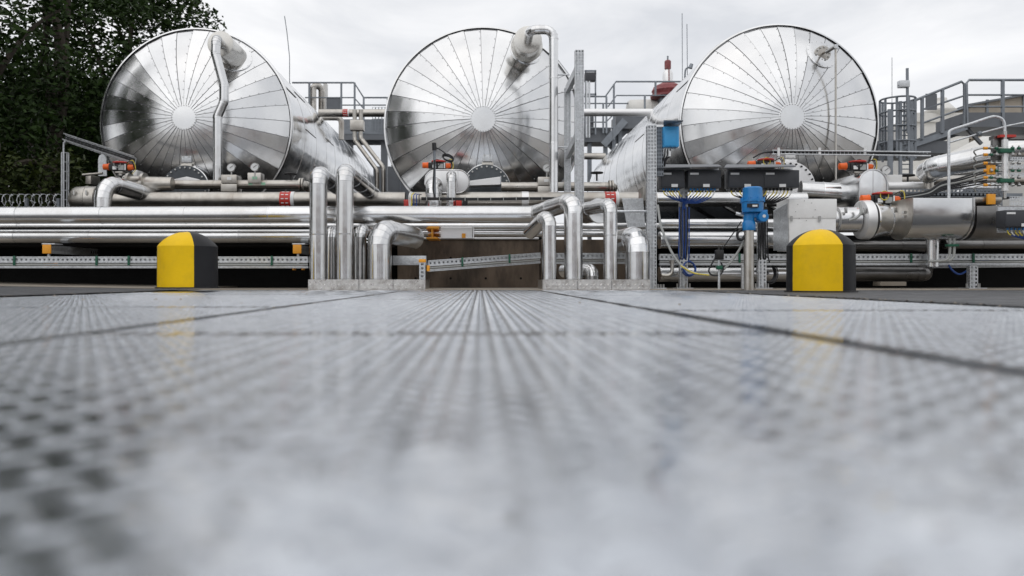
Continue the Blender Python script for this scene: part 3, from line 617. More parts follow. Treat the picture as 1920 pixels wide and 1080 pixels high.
t = T('strut_stub', 'short slotted upright with a yellow cap beside the left curb', 'post', P(792,540,9.3))
strut_post(t, (P(792,0,9.3).x, 9.3, 0.0), P(0,492,9.3).z, 0.07, 0.06, 'upright', rows=1); c = P(792,489,9.3); MB().box(c, (0.08,0.075,0.04)).build('end_cap', M['amber'], t, bevel=0.006)
c = P(803,503,9.32); MB().box(c, (0.035,0.05,0.07)).build('side_cap', M['amber'], t, bevel=0.006)
MB().bb(P(736,497,9.75), P(800,480,9.85)).build('cross_arm', M['galv'], t, bevel=0.004)
# I beam end in yellow and a flat steel box above the brown wall
t = T('beam_end', 'yellow I beam end poking out above the brown wall', 'beam', P(810,446,10.2))
c = P(810,437,10.2); 
for dz, ww, hh in ((0.062,0.15,0.018),(0,0.022,0.105),(-0.062,0.15,0.018)): MB().box((c.x,c.y+0.3,c.z+dz), (ww,0.6,hh)).build('web' if dz == 0 else 'flange', M['amber'], t, bevel=0.003)
t = T('cable_box', 'flat pale steel box beside the yellow I beam end', 'box', P(853,446,10.3))
MB().bb(P(826,447,10.3), P(886,429,10.6)).build('case', M['white'], t, bevel=0.006); MB().bb(P(866,446,10.27), P(873,438,10.3)).build('cap', M['amber'], t, bevel=0.004)
MB().bb(P(886.5,447,10.28), P(889,428.5,10.6)).build('end_plate', M['white'], t)

# ================================================================== BOLLARDS
def bollard(label, px, d, zb, a_first):
    c = Vector((P(px,0,d).x, d, zb)); t = T('bollard', label, 'bollard', c, 'striped dome bollards'); r = 0.30
    prof = [(0.0, r*0.985), (0.004, r), (0.43, r*0.99)]
    for k in range(1, 15):
        zz = 0.213+0.155*k/14; prof.append((0.43+0.155*k/14, max(0.99*math.sqrt(max(0.368*0.368-zz*zz, 0)), 0.001)))
    _, u, v = frame(Z_)
    for k in range(4):
        a0 = a_first+k*math.pi/2; yel = k % 2 == 0
        MB().lathe(c, Z_, prof, 20, cap=False, a0=a0, a1=a0+math.pi/2).build('yellow_quarter' if yel else 'black_quarter', M['yellow'] if yel else M['blackcoat'], t, ang=24)
    MB().lathe(c, Z_, [(0.0, r+0.02), (0.012, r+0.02), (0.014, r*0.9)], 48).build('base_ring', M['black'], t)
_, uu, vv = frame(Z_)
def ang_of(direction): return math.atan2(direction.dot(vv), direction.dot(uu))
def boll_angle(px, d, off_deg):   # azimuth of a stripe edge, off_deg to the right of the line to the camera
    to_cam = Vector((-P(px,0,d).x, -d, 0)).normalized(); q = Matrix.Rotation(R(off_deg), 3, 'Z') @ to_cam; return ang_of(q)
aL = boll_angle(352, 8.0, 11.4)-math.pi/2; bollard('yellow and black bollard at the left, standing on dark asphalt', 352, 8.25, 0.03, aL)
aR = boll_angle(1538.5, 7.14, -52); bollard('yellow and black bollard at the right, in front of the white steel box', 1538.5, 7.42, 0.004, aR)

# ================================================================== TALL SLOTTED FRAME BY THE MIDDLE TANK
t = T('pipe_support_stand', 'tall slotted galvanised frame right of the middle tank', 'frame', P(1086,395,10.6))
zb = P(0,400,10.6).z
strut_post(t, (P(1086,0,10.6).x, 10.6, zb), P(0,95,10.6).z-zb, S(16.5,10.6), 0.09, 'front_post')
strut_post(t, (P(1064,0,11.75).x, 11.75, zb), P(0,166,11.75).z-zb, S(12,11.75), 0.07, 'rear_post', rows=2)
MB().bar(P(1083,130,10.6), P(1064,168,11.75), 0.06, 0.11).build('top_arm', M['galv'], t)
MB().bar(P(1083,255,10.6), P(1064,292,11.75), 0.06, 0.11).build('lower_arm', M['galv'], t)
MB().tube([P(1046,140,11.72), P(1068,140,11.72)], 0.012, 8).build('upper_pipe_stay', M['galv'], t); MB().tube([P(1046,276,11.72), P(1066,276,11.72)], 0.012, 8).build('lower_pipe_stay', M['galv'], t)
MB().tube([P(1046,112,11.72), P(1066,138,11.72)], 0.006, 6).build('brace', M['galv'], t)

# ================================================================== INSTRUMENT POST, PANELS, BLUE MOTOR
t = T('instrument_post', 'tall slotted post carrying the light blue transmitter', 'post', P(1221,540,9.45))
pb = P(1221,541,9.45); strut_post(t, (pb.x, 9.45, 0.012), P(0,238,9.45).z, S(17,9.45), 0.10, 'post')
strut_post(t, (P(1237,0,9.46).x, 9.47, P(0,330,9.46).z), P(0,238,9.46).z-P(0,330,9.46).z, S(13,9.46), 0.06, 'side_channel', m=M['galvdark'], rows=3)
MB().bb((pb.x-0.08, 9.36, 0.012), (pb.x+0.16, 9.56, 0.024)).build('foot_plate', M['galv'], t)
boltring(t, (pb.x+0.09, 9.42, 0.024), Z_, 0.05, 4, 0.012, 0.04, M['steelbolt'])
MB().tube([P(1150,396,9.5), P(1213,396,9.5)], 0.013, 8).build('stay', M['galv'], t)
t = T('transmitter', 'light blue transmitter box under a small steel hood', 'transmitter', P(1257,283,9.4))
MB().bb(P(1245,275,9.36), P(1268,241,9.5)).build('case', M['lightblue'], t, bevel=0.008)
MB().bb(P(1246.5,273,9.352), P(1267,243,9.359)).build('lid', M['lightblue'], t, bevel=0.003)
MB().bb(P(1243.5,277,9.51), P(1273,238,9.53)).build('back_plate', M['white'], t)
MB().hexa([P(1244,228,9.55),P(1280,228,9.2),P(1280,226.5,9.2),P(1244,226.5,9.55), P(1244,238,9.55),P(1272,238,9.55),P(1272,226,9.55),P(1244,225,9.56)]).build('hood_side', M['galv'], t, smooth=False)
MB().hexa([P(1244,227,9.18),P(1281,227,9.18),P(1272,238,9.58),P(1244,238,9.58),P(1244,225,9.18),P(1281,225,9.18),P(1272,236,9.58),P(1244,236,9.58)]).build('hood_top', M['galvdark'], t, smooth=False)
for k in range(5): MB().cyl(P(1247.5+k*4.6,280,9.42), P(1247.5+k*4.6,275,9.42), 0.010, n=8).build('cable_gland', M['greycable'], t)
for k, (a, b) in enumerate(((1247,1243),(1252,1246),(1257,1249))): MB().tube(curve([P(a,280,9.42),P(a-1,292,9.42),P(b,300,9.44),P(b-3,312,9.46)]), 0.009, 7).build('cable', M['cable'], t)
MB().bb(P(1254,293,9.4), P(1257.5,283,9.41)).build('tag', M['label'], t)

def jbox(root, x0, x1, y0, y1, d, gm, cm, nc, trunk):
    b = MB().bb(P(x0,y1,d), P(x1,y0,d+0.16)).build('junction_box', M['box'], root, bevel=0.008)
    MB().bb(P(x0+1.5,y1-2,d-0.008), P(x1-1.5,y0+2,d-0.001)).build('lid', M['box'], b, bevel=0.004)
    MB().bb(P(x0+4,y0+5.4,d-0.012), P(x0+20,y0+1.8,d-0.009)).build('name_plate', M['label'], b)
    mx_ = (x0+x1)/2; MB().bb(P(mx_+1,y1-1.4,d-0.012), P(mx_+13,y1-7.0,d-0.009)).build('type_plate', M['label'], b)
    for k in range(nc):
        x = x0+5+(x1-x0-10)*k/(nc-1); MB().cyl(P(x,y1+5.5,d+0.07), P(x,y1-0.5,d+0.07), S(2.0,d), n=10).build('cable_gland', gm, b)
    for k in range(nc):
        x = x0+5+(x1-x0-10)*k/(nc-1); s_ = 1 if trunk > x else -1; a0 = P(x,y1+5,d+0.07); 
        a1 = P(x+1.5*s_,y1+11,d+0.05); a2 = P(x+6*s_,y1+15+0.35*k,d+0.06); a3 = P(trunk+random.uniform(-3,3),y1+21+1.2*k,d+0.14); a4 = P(trunk+random.uniform(-3,3),y1+40,d+0.18)
        MB().tube(curve([a0,a1,a2],5), S(1.15,d), 7).build('earth_core', M['yellowcable'] if k % 3 != 1 else M['label'], b)
        MB().tube(curve([a2,a2.lerp(a3,0.5)-Z_*0.03,a3,a4],6), S(1.25,d), 7).build('cable', cm, b)
def panel(label, x0, x1, y0, y1, d, boxes, gm, cm, post_x, trunk, tm_):
    t = T('junction_box_station', label, 'panel', P(post_x,540,d+0.25), 'canopied junction box panels')
    MB().bb(P(x0,y1+5,d+0.17), P(x1,y0-4,d+0.18)).build('back_plate', M['galv'], t)
    a = P(x0-4,y0-5,d-0.16); b = P(x1+6,y0-7,d-0.16); e = P(x0,y0-6,d+0.2); f = P(x1,y0-6,d+0.2); th = Z_*0.008
    MB().hexa([a,b,f-Z_*0.0,e,a+th,b+th,f+th+Z_*0.03,e+th+Z_*0.03]).build('canopy', M['slate'], t, smooth=False)
    for bx in boxes: jbox(t, bx[0], bx[1], y0+2, y1, d, gm, cm, bx[2], trunk)
    strut_post(t, (P(post_x,0,d+0.25).x, d+0.25, 0.012), P(0,y1-4,d+0.25).z, S(15,d), 0.07, 'post', rows=2)
    pc = P(post_x,0,d+0.25); MB().bb((pc.x-0.10, d+0.15, 0.012), (pc.x+0.10, d+0.36, 0.022)).build('foot_plate', M['galv'], t); boltring(t, (pc.x, d+0.24, 0.022), Z_, 0.08, 4, 0.011, 0.05, M['steelbolt'])
    for k in range(7):
        x = trunk-9+k*3; MB().tube(curve([P(x,y1+36,d+0.18),P(x+random.uniform(-1,1),440,d+0.19),P(x+random.uniform(-2,2),478,d+0.2),P(x+random.uniform(-4,4),492,d+0.25)],6), S(1.2,d), 7).build('riser_cable', tm_[k % len(tm_)], t)
panel('left canopied panel with two dark junction boxes and blue glands', 1237, 1347, 320, 352, 9.55, [(1239,1277,6),(1290,1345,8)], M['blue'], M['bluecable'], 1281, 1283, [M['bluecable'],M['cable'],M['bluecable'],M['cable']])
panel('right canopied panel with two dark junction boxes above the blue motor', 1362, 1486, 320, 352, 9.55, [(1366,1424,7),(1432,1489,8)], M['black'], M['cable'], 1428, 1430, [M['cable']])
# blue motor on its pole
dm = 9.0; t = T('motor_actuator', 'bright blue motor actuator on a steel pole', 'actuator', P(1404,544,dm)); pc = P(1404,0,dm); zp = lambda y: P(0,y,dm).z
MB().lathe((pc.x,dm,0.0), Z_, [(0, S(9.5,dm)), (zp(431), S(9.0,dm))], 32).build('pole', M['dull'], t)
MB().lathe((pc.x,dm,zp(434)), Z_, [(0, S(6.5,dm)), (0.03, S(6.5,dm))], 24).build('neck', M['steelbolt'], t)
MB().bb((pc.x-S(13,dm), dm-0.01, 0.012), (pc.x-S(9.8,dm), dm+0.03, zp(497))).build('side_bracket', M['galv'], t)
MB().lathe((pc.x,dm,zp(432)), Z_, [(0, S(12,dm)), (0.012, S(12.5,dm)), (S(14,dm), S(12,dm)), (S(18,dm), S(10,dm)), (S(30,dm), S(10.5,dm)), (S(32,dm), S(16,dm))], 36).build('gearbox', M['blue'], t, ang=25)
mcx = P(1411,0,dm).x
MB().lathe((mcx,dm,zp(399)), Z_, [(0, S(17,dm)), (0.006, S(19,dm)), (S(20,dm), S(20,dm)), (S(20.5,dm), S(22,dm)), (S(25,dm), S(22,dm)), (S(25.5,dm), S(18.5,dm)), (S(46,dm), S(17.5,dm)), (S(48,dm), S(15,dm)), (S(48.5,dm), 0.002)], 40).build('motor_housing', M['blue'], t, ang=25)
for k in range(8):
    a = k*math.pi/4+0.2; MB().cyl((mcx+S(21,dm)*math.cos(a), dm+S(21,dm)*math.sin(a), zp(380)), (mcx+S(21,dm)*math.cos(a), dm+S(21,dm)*math.sin(a), zp(371)), 0.012, n=8).build('clamp_bolt', M['blue'], t)
MB().bb(P(1402,389,dm-0.14), P(1421,382,dm-0.115)).build('rating_plate', M['black'], t); MB().bb(P(1411,387.5,dm-0.145), P(1420,384,dm-0.141)).build('plate_print', M['label'], t)
MB().bb(P(1410,408,dm-0.05), P(1432,395,dm+0.08)).build('switch_arm', M['blue'], t, bevel=0.01)
MB().lathe(P(1432,406,dm-0.09), Y_, [(0, S(9,dm)), (0.01, S(10,dm)), (0.17, S(10,dm)), (0.18, S(9,dm))], 28).build('switch_housing', M['blue'], t)
MB().cyl(P(1433,405,dm-0.096), P(1433,405,dm-0.088), S(3,dm), n=16).build('switch_cap', M['label'], t)
MB().cyl(P(1441,405,dm), P(1447,404,dm), 0.02, n=10).build('plug', M['black'], t)
MB().tube(curve([P(1392,428,dm),P(1383,437,dm),P(1384,447,dm),P(1391,449,dm),P(1397,442,dm)],6), 0.016, 8).build('loop_cable', M['cable'], t)
MB().tube([P(1380,400,dm+0.03), P(1396,404,dm)], 0.02, 8).build('side_spigot', M['galv'], t)
# conduits hanging between the post and the motor
t = T('hose', 'yellow green earth hose sagging from the tall post to the motor pole', 'cable', P(1330,516,9.2))
MB().tube(curve([P(1233,384,9.4),P(1240,425,9.35),P(1258,470,9.3),P(1280,500,9.25),P(1310,514,9.2),P(1340,513,9.15),P(1362,500,9.1),P(1382,475,9.08),P(1395,452,9.05)],8), S(2.3,9.2), 8).build('hose', M['greycable'], t)
MB().tube(curve([P(1276,498,9.2),P(1300,511.5,9.14),P(1330,516,9.1)],8), S(1.2,9.2), 7).build('earth_core', M['yellowcable'], t)
t = T('sensor_stand', 'thin stand with a black sensor head between the post and motor', 'stand', P(1348,542,9.1))
MB().cyl((P(1348,0,9.1).x,9.1,0.012), P(1348,486,9.1), S(2.3,9.1), n=12).build('pole', M['galv'], t)
MB().bb(P(1343,487,9.07), P(1354,469,9.14)).build('head', M['black'], t, bevel=0.006); MB().cyl(P(1348,469,9.1), P(1348,464,9.1), 0.016, n=10).build('tip', M['black'], t)
MB().bb(P(1345,505,9.07), P(1352,498,9.13)).build('clamp', M['green'], t, bevel=0.003)
MB().tube(curve([P(1343,480,9.1),P(1334,496,9.1),P(1329,508,9.1),P(1336,516,9.1),P(1350,515,9.1),P(1356,505,9.1),P(1352,492,9.1)],6), 0.009, 7).build('cable', M['cable'], t)
MB().tube([P(1352,470,9.1), P(1380,430,9.0), P(1390,415,9.0)], 0.006, 6).build('thin_wire', M['cable'], t)
def coil(label, px, py, d, r, m, turns=4, group='coiled cables', tilt=0.35, rr=0.007):
    c = P(px,py,d); t = T('cable_coil', label, 'cable', c-Z_*r, group)
    for k in range(turns):
        f = r*random.uniform(0.8,1.0); ph = random.uniform(-0.3,0.3); pts = []
        for i in range(25):
            a = 2*math.pi*i/24; pts.append(c+Vector((f*math.cos(a)*(1-tilt*0.4), 0.02*k-0.04+0.05*math.sin(a+ph), f*math.sin(a))))
        MB().tube(pts, rr, 6).build('loop', m, t)
coil('coil of blue cable hanging under the rail by the left panel', 1292, 503, 9.75, 0.10, M['bluecable'], 5)
coil('coil of black cable under the rail behind the motor pole', 1438, 510, 9.95, 0.15, M['cable'], 6)
t = T('drop_pipe', 'small U shaped steel tube under the rail beside the tall post', 'pipe', P(1252,516,9.7))
MB().tube(curve([P(1240,516,9.7),P(1254,516,9.7),P(1260,508,9.7),P(1260,490,9.7)],6), 0.022, 10).build('tube', M['dull'], t)
MB().cyl(P(1260,494,9.7), P(1260,488,9.7), 0.035, n=6).build('nut', M['dull'], t)
# ================================================================== VALVE ACTUATORS
def actuator(label, px, py, d, wpx=60, group='orange and black valve actuators', wheel=M['greycable'], cover=True):
    c = P(px,py,d); u = S(wpx,d)/60.0; t = T('valve_actuator', label, 'actuator', c-Z_*14*u, group)
    B = lambda x0,x1,z0,z1,y0,y1: MB().bb((c.x+x0*u, d+y0*u, c.z+z0*u), (c.x+x1*u, d+y1*u, c.z+z1*u))
    B(-13,16,-8,6,-8,10).build('gear_case', M['black'], t, bevel=2.2*u); B(-18,-12,-6,5,-6,8).build('end_housing', M['black'], t, bevel=1.2*u)
    MB().lathe(c+Vector((-30*u,0,0)), X_, [(0, 4*u), (0.6*u, 5.6*u), (9.5*u, 5.8*u), (10*u, 6.4*u), (12*u, 6.4*u)], 28).build('orange_cap', M['orange'], t)
    MB().lathe(c+Vector((17*u,0,-1*u)), X_, [(0, 5.5*u), (8*u, 5.2*u), (10*u, 4.2*u), (10.2*u, 0.5*u)], 28).build('end_knob', M['orange'], t)
    if cover: MB().lathe(c+Vector((2*u,1*u,6*u)), Z_, [(0, 13*u), (1.5*u, 14.5*u), (3*u, 14*u), (4.5*u, 6*u), (5*u, 0.3*u)], 32).build('red_cover', M['red'], t)
    B(-9,-2,-6,0,-9.2,-8.1).build('rating_plate', M['label'], t); B(2,12,-7,2,-9.2,-8.1).build('switch_plate', M['greycable'], t); B(13.5,15.5,-7,4,-9.4,-8.1).build('side_plate', M['label'], t)
    MB().cyl(c+Vector((1*u,1*u,-16*u)), c+Vector((1*u,1*u,-7*u)), 3.5*u, n=16).build('stem', M['dull'], t)
    MB().bb((c.x-6*u,d-5*u,c.z-12*u),(c.x+8*u,d+6*u,c.z-9*u)).build('mounting_plate', M['dull'], t, bevel=0.4*u)
    mb = MB(); o = c+Vector((0,-10*u,4*u)); mb.tube([o+Vector((6*u*math.cos(a*math.pi/10),0,6.5*u*math.sin(a*math.pi/10))) for a in range(21)], 0.7*u, 6); mb.build('hand_ring', wheel, t)
    for k, m_ in enumerate((M['cable'], M['cable'], M['yellowcable'])): MB().tube(curve([c+Vector((14*u,-6*u,4*u)), c+Vector(((22+3*k)*u,-8*u,(9+k)*u)), c+Vector(((28+2*k)*u,-4*u,(2-3*k)*u)), c+Vector(((20+2*k)*u,0,-13*u))],6), 0.75*u, 6).build('cable', m_, t)
    return t
actuator('orange and black actuator at the left, under the sloping cable tray', 224, 313, 11.4)
actuator('orange and black actuator on the pale drum before the middle tank', 820, 310, 11.6, 56, wheel=M['cable'])
actuator('orange and black actuator behind the right junction box panel', 1434, 308, 11.2, 64, wheel=M['yellowcable'])
actuator('orange and black actuator on top of the tall rounded housing', 1606, 312, 10.6, 66, wheel=M['cable'])
actuator('orange and black actuator lowest at the right, above the boxy housing', 1652, 373, 9.9, 76, wheel=M['yellowcable'])

# ================================================================== LEFT TANK FRONT GEAR
pipe('angle_pipe', 'bright pipe rising through a big elbow at the far left', [P(193,405,10.9), P(193,340,10.9), P(193,340,10.9)+Vector((0.34,0.85,-0.12))], S(16,10.9), M['pipe'], bend=0.26, seg=0.5)
t = T('flanged_valve', 'dark flanged valve body behind the left elbow', 'valve', P(262,360,11.7)); c = P(250,345,11.75)
MB().lathe(c+Vector((-0.12,0,0)), X_, [(0,0.13),(0.05,0.13),(0.05,0.165),(0.085,0.165),(0.085,0.12),(0.26,0.12),(0.26,0.165),(0.30,0.165),(0.30,0.11),(0.7,0.10)], 32).build('body', M['dull'], t, ang=25)
boltring(t, c+Vector((-0.075,0,0)), -X_, 0.145, 12, 0.011, 0.02, M['steelbolt'])
MB().bb(P(160,345,12.2), P(188,332,12.5)).build('side_block', M['dull'], t, bevel=0.01); MB().bb(P(247,335,11.9), P(268,322,12.1)).build('top_plate', M['white'], t, bevel=0.006)
MB().tube([P(155,328,12.2), P(192,325,12.2)], 0.02, 8).build('lever', M['dull'], t)
MB().prism([P(x,y,13.1) for x,y in ((184,330),(184,298),(186,292),(190,289),(195,290),(199,296),(200,330))], (0,0.02,0)).build('shield_plate', M['galv'], t)
t = T('valve_drum', 'clamped dull steel valve jacket at the left end of the header', 'valve', P(150,390,11.4)); c = P(137,373,11.4)
MB().lathe(c, X_, [(0,0.10),(0.02,0.15),(0.06,0.172),(0.20,0.18),(0.205,0.186),(0.22,0.186),(0.225,0.18),(0.36,0.18),(0.38,0.14)], 36).build('drum', M['dull'], t)
for x in (0.10, 0.27): MB().bb((c.x+x,11.4-0.20,c.z+0.04),(c.x+x+0.02,11.4-0.17,c.z+0.10)).build('clamp', M['steelbolt'], t)
def ladder_tray(label, p0, p1, wd, hgt, m, wdir, rung=0.09, cat='cable tray', name='cable_tray', cables=3):
    p0, p1 = Vector(p0), Vector(p1); t = T(name, label, cat, min(p0, p1, key=lambda p: p.z), 'wire cable trays'); ax = (p1-p0).normalized(); L = (p1-p0).length; wdir = Vector(wdir).normalized(); up = ax.cross(wdir).normalized()
    for s_ in (-1, 1):
        for h in (0, hgt): MB().bar(p0+wdir*wd/2*s_+up*h, p1+wdir*wd/2*s_+up*h, 0.012, 0.012).build('side_wire', m, t)
    mb = MB(); n = int(L/rung)
    for k in range(n+1):
        q = p0+ax*(L*k/n); mb.bar(q-wdir*wd/2, q+wdir*wd/2, 0.009, 0.009, up=up)
        for s_ in (-1,1): mb.bar(q+wdir*wd/2*s_, q+wdir*wd/2*s_+up*hgt, 0.009, 0.009, up=ax)
    mb.build('rungs', m, t, smooth=False, kind='stuff')
    for k in range(cables):
        o = wdir*(wd*(k-(cables-1)/2)*0.25)+up*(0.02+0.004*k); MB().tube([p0+o+ax*L*f for f in (0,0.3,0.6,1)], 0.011, 6).build('cable', M['cable'], t)
    return t
ladder_tray('upright wire cable tray at the far left before the trees', P(120.5,392,11.9), P(120.5,286,11.9), S(10,11.9), 0.05, M['galv'], X_, rung=0.13, cables=1)
ladder_tray('sloping wire cable tray descending to the left actuator', P(124,260,11.9), P(254,303,11.5), 0.10, 0.07, M['galv'], (0,0.4,1), rung=0.07)
t = T('guard_tube', 'bent slim tube joining the upright and sloping cable trays', 'tube', P(119,390,11.85))
MB().tube(curve([P(119,392,11.85),P(119,280,11.85),P(121,268,11.85),P(127,265,11.85),P(160,276,11.8),P(215,294,11.7)],6), 0.014, 8).build('tube', M['galv'], t)
# ================================================================== MIDDLE TANK FRONT GEAR
def stadium(c, w, h, n=12):   # horizontal stadium outline in XZ
    r = h/2; pts = []
    for s_, a0 in ((1,-math.pi/2),(-1,math.pi/2)):
        for k in range(n+1):
            a = a0+math.pi*k/n; pts.append(c+Vector((s_*(w/2-r)+r*math.cos(a), 0, r*math.sin(a))))
    return pts
t = T('insulated_drum', 'pale capsule shaped insulated drum in front of the middle tank', 'drum', P(838,362,11.5)); c = P(838,340,11.5)
MB().prism(stadium(c, S(84,11.5), S(43,11.5)), (0,0.42,0)).build('jacket', M['white'], t, ang=25, bevel=0.012)
MB().tube([p-Y_*0.002 for p in stadium(c, S(84,11.5), S(43,11.5))+[stadium(c, S(84,11.5), S(43,11.5))[0]]], 0.008, 6).build('edge_bead', M['pipe'], t)
MB().bar(c+Vector((0.16,-0.004,-0.15)), c+Vector((0.16,-0.004,0.15)), 0.008, 0.01).build('seam', M['pipe'], t)
pipe('riser_pipe', 'stout bright riser bending into the pale capsule drum', [P(813,410,11.1), P(813,345,11.1), P(813,345,11.1)+Y_*0.4], S(15.5,11.1), M['pipe'], bend=0.14, seg=0.4)
pipe('riser_pipe', 'slim bright riser beside the stout one at the capsule drum', [P(846,432,11.0), P(846,327,11.0), P(846,327,11.0)+Y_*0.5], S(9,11.0), M['pipe'], bend=0.10, seg=0.6)
t = T('cable_mast', 'thin mast with a looped black cable before the middle tank', 'mast', P(815,372,10.9))
MB().cyl(P(815,372,10.9), P(814.5,277,10.9), 0.017, n=10).build('mast', M['galvdark'], t); MB().cyl(P(814.5,282,10.9), P(814,268,10.9), 0.03, n=10).build('head', M['black'], t)
for k in range(3):
    c = P(840,295+k,10.95); MB().tube([c+Vector((S(10.5-k*0.6,10.95)*math.cos(a*math.pi/10), 0.02*k+0.03*math.sin(a*math.pi/10), S(6.2-k*0.5,10.95)*math.sin(a*math.pi/10)-S(3,10.95)*math.cos(a*math.pi/10))) for a in range(21)], 0.009, 6).build('cable_loop', M['cable'], t)
MB().tube(curve([P(815,276,10.92),P(826,281,10.92),P(838,290,10.95),P(848,298,10.95)],5), 0.008, 6).build('cable', M['cable'], t)
MB().tube(curve([P(815,300,10.87),P(813,330,10.87),P(812,355,10.87),P(816,371,10.87)],5), 0.010, 6).build('down_cable', M['cable'], t)
t = T('cable_run', 'straight black cable run above the main pipe', 'cable', P(790,374,10.7))
for k in range(3): MB().tube(curve([P(790,371+k*1.5,10.7),P(900,372+k*1.3,10.7),P(980,371+k*1.3,10.7),P(1052,371+k,10.7)],8), 0.011, 6).build('cable', M['cable'], t)
for k in range(11): MB().box(P(800+k*24,372.5,10.68), (0.01,0.012,0.055)).build('tie', M['greycable'], t)
t = T('hanging_leads', 'bundle of thin pale and blue leads left of the capsule drum', 'cable', P(772,392,10.6))
for k, (x, m_) in enumerate(((767,'label'),(769.5,'label'),(772,'yellowcable'),(776,'bluecable'),(781,'bluecable'),(786,'cable'))): MB().tube(curve([P(x+4,360+k,10.7),P(x,366,10.6),P(x,378,10.6),P(x+random.uniform(-1,1),391,10.6)],5), 0.007, 6).build('lead', M[m_], t)
t = T('small_valve', 'small red valve head low beside the hanging leads', 'valve', P(763,388,10.8)); MB().bb(P(757,388,10.8), P(768,377,10.95)).build('body', M['red'], t, bevel=0.01); MB().tube([P(757,376,10.85),P(771,376,10.85)], 0.012, 8).build('lever', M['red'], t)
t = T('small_valve', 'small red valve head behind the slim riser', 'valve', P(860,386,10.9)); MB().bb(P(855,387,10.9), P(866,376,11.0)).build('body', M['red'], t, bevel=0.01); MB().bb(P(867,385,10.9), P(877,375,11.0)).build('coil', M['black'], t, bevel=0.01)
t = T('sheet_duct', 'slanted grey sheet duct left of the tall slotted post', 'duct', P(1190,425,10.0))
MB().hexa([P(1176,426,10.0),P(1210,426,10.0),P(1206,421,10.35),P(1178,421,10.35),P(1166,372,10.0),P(1206,372,10.0),P(1202,372,10.35),P(1168,372,10.35)]).build('duct_wall', M['galv'], t, smooth=False, bevel=0.004)
MB().bar(P(1166,396,9.99), P(1206,394,9.99), 0.01, 0.02).build('stiffener', M['galv'], t)
MB().bb(P(1206,376,10.0), P(1216,355,10.3)).build('end_block', M['dull'], t, bevel=0.006)

# ================================================================== RIGHT-HAND PIPEWORK
pipe('header_pipe', 'pale header pipe running behind both canopied panels', [P(1230,374,10.9), P(1510,374,10.9)], S(13.5,10.9), M['pipe'], seg=1.0)
pipe('transfer_pipe', 'upper of the two pale pipes between the panel posts', [P(1236,421,10.4), P(1452,421,10.4)], S(10.5,10.4), M['pipe'], seg=1.0)
pipe('transfer_pipe', 'lower and thicker of the two pale pipes between the panel posts', [P(1236,450,10.3), P(1500,450,10.3), P(1500,450,10.3)+Vector((0.2,0.6,0))], S(16,10.3), M['pipe'], seg=1.1)
pipe('drain_line', 'steel pipe near the ground under the rail behind the motor pole', [P(1236,514,10.2), P(1484,514,10.2)], S(14,10.2), M['pipe'], seg=1.2)
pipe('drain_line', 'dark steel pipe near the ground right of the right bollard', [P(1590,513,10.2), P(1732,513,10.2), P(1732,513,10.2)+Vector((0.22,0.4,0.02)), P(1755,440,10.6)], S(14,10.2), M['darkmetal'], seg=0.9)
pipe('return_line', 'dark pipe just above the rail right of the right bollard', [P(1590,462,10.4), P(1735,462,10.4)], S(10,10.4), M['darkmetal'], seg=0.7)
t = T('valve_cabinet', 'white steel box with a lid behind the right bollard', 'cabinet', P(1508,450,9.7))
MB().bb(P(1480,470,9.7), P(1541,410,10.1)).build('lower_case', M['paint'], t, bevel=0.005); MB().bb(P(1479.5,409,9.69), P(1542,379,10.1)).build('lid', M['paint'], t, bevel=0.005)
for x in (1484,1537): MB().bb(P(x-1.5,415,9.675), P(x+1.5,405,9.688)).build('latch', M['steelbolt'], t)
boltring(t, P(1510,395,9.688), -Y_, 0.12, 8, 0.006, 0.004, M['steelbolt'], 'rivets')
MB().hexa([P(1450,408,10.1),P(1478,420,9.72),P(1478,470,9.72),P(1450,470,10.1),P(1450,396,10.1),P(1478,380,9.72),P(1478,379.5,9.74),P(1450,395,10.12)]).build('side_cheek', M['galv'], t, smooth=False)
dv = 9.9; zc = lambda y: P(0,y,dv).z
t = T('insulated_valve_line', 'row of clamped insulated valve jackets right of the white box', 'valve line', P(1620,450,dv)); ax0 = P(1541,412,dv)
xs = lambda a: S(a-1541,dv); rr = lambda p: S(p,dv)
MB().lathe(ax0, X_, [(0,rr(18)),(xs(1566),rr(18))], 32).build('jacket_section', M['pipe'], t)
MB().lathe(ax0+X_*xs(1566), X_, [(0,rr(21)),(0.01,rr(24)),(xs(1607)-xs(1566),rr(24)),(xs(1609)-xs(1566),rr(21))], 36).build('jacket_section', M['pipe'], t)
MB().lathe(ax0+X_*xs(1610), X_, [(0,rr(27)),(0.015,rr(36)),(0.05,rr(37)),(0.12,rr(37)),(0.13,rr(32))], 40).build('valve_jacket', M['white'], t)
MB().lathe(ax0+X_*xs(1634), X_, [(0,rr(33)),(0.012,rr(34)),(0.05,rr(33)),(0.18,rr(29)),(0.19,rr(31)),(0.22,rr(31)),(0.225,rr(29)),(0.40,rr(29))], 40).build('cone_jacket', M['pipe'], t)
for x in (1574,1608,1640,1663): MB().bb((P(x,0,dv).x-0.012, dv-rr(26)-0.02, zc(402)), (P(x,0,dv).x+0.012, dv-rr(23), zc(392))).build('clamp', M['steelbolt'], t, bevel=0.003)
MB().tube(curve([P(1612,380,dv-0.2),P(1614,398,dv-0.25),P(1606,408,dv-0.25),P(1592,413,dv-0.25)],6), 0.016, 8).build('flex_hose', M['greycable'], t)
def dprof(x, yf, yb, zt, zb, n=14):  # flat top, round bottom section in YZ
    w = (yb-yf)/2; cy = (yf+yb)/2; h = zt-zb; r = w; pts = [Vector((x, yf, zt)), Vector((x, yb, zt))]
    for k in range(n+1):
        a = math.pi*k/n; pts.append(Vector((x, cy+w*math.cos(a), zb+min(r,h*0.6)-min(r,h*0.6)*math.sin(a))))
    return pts
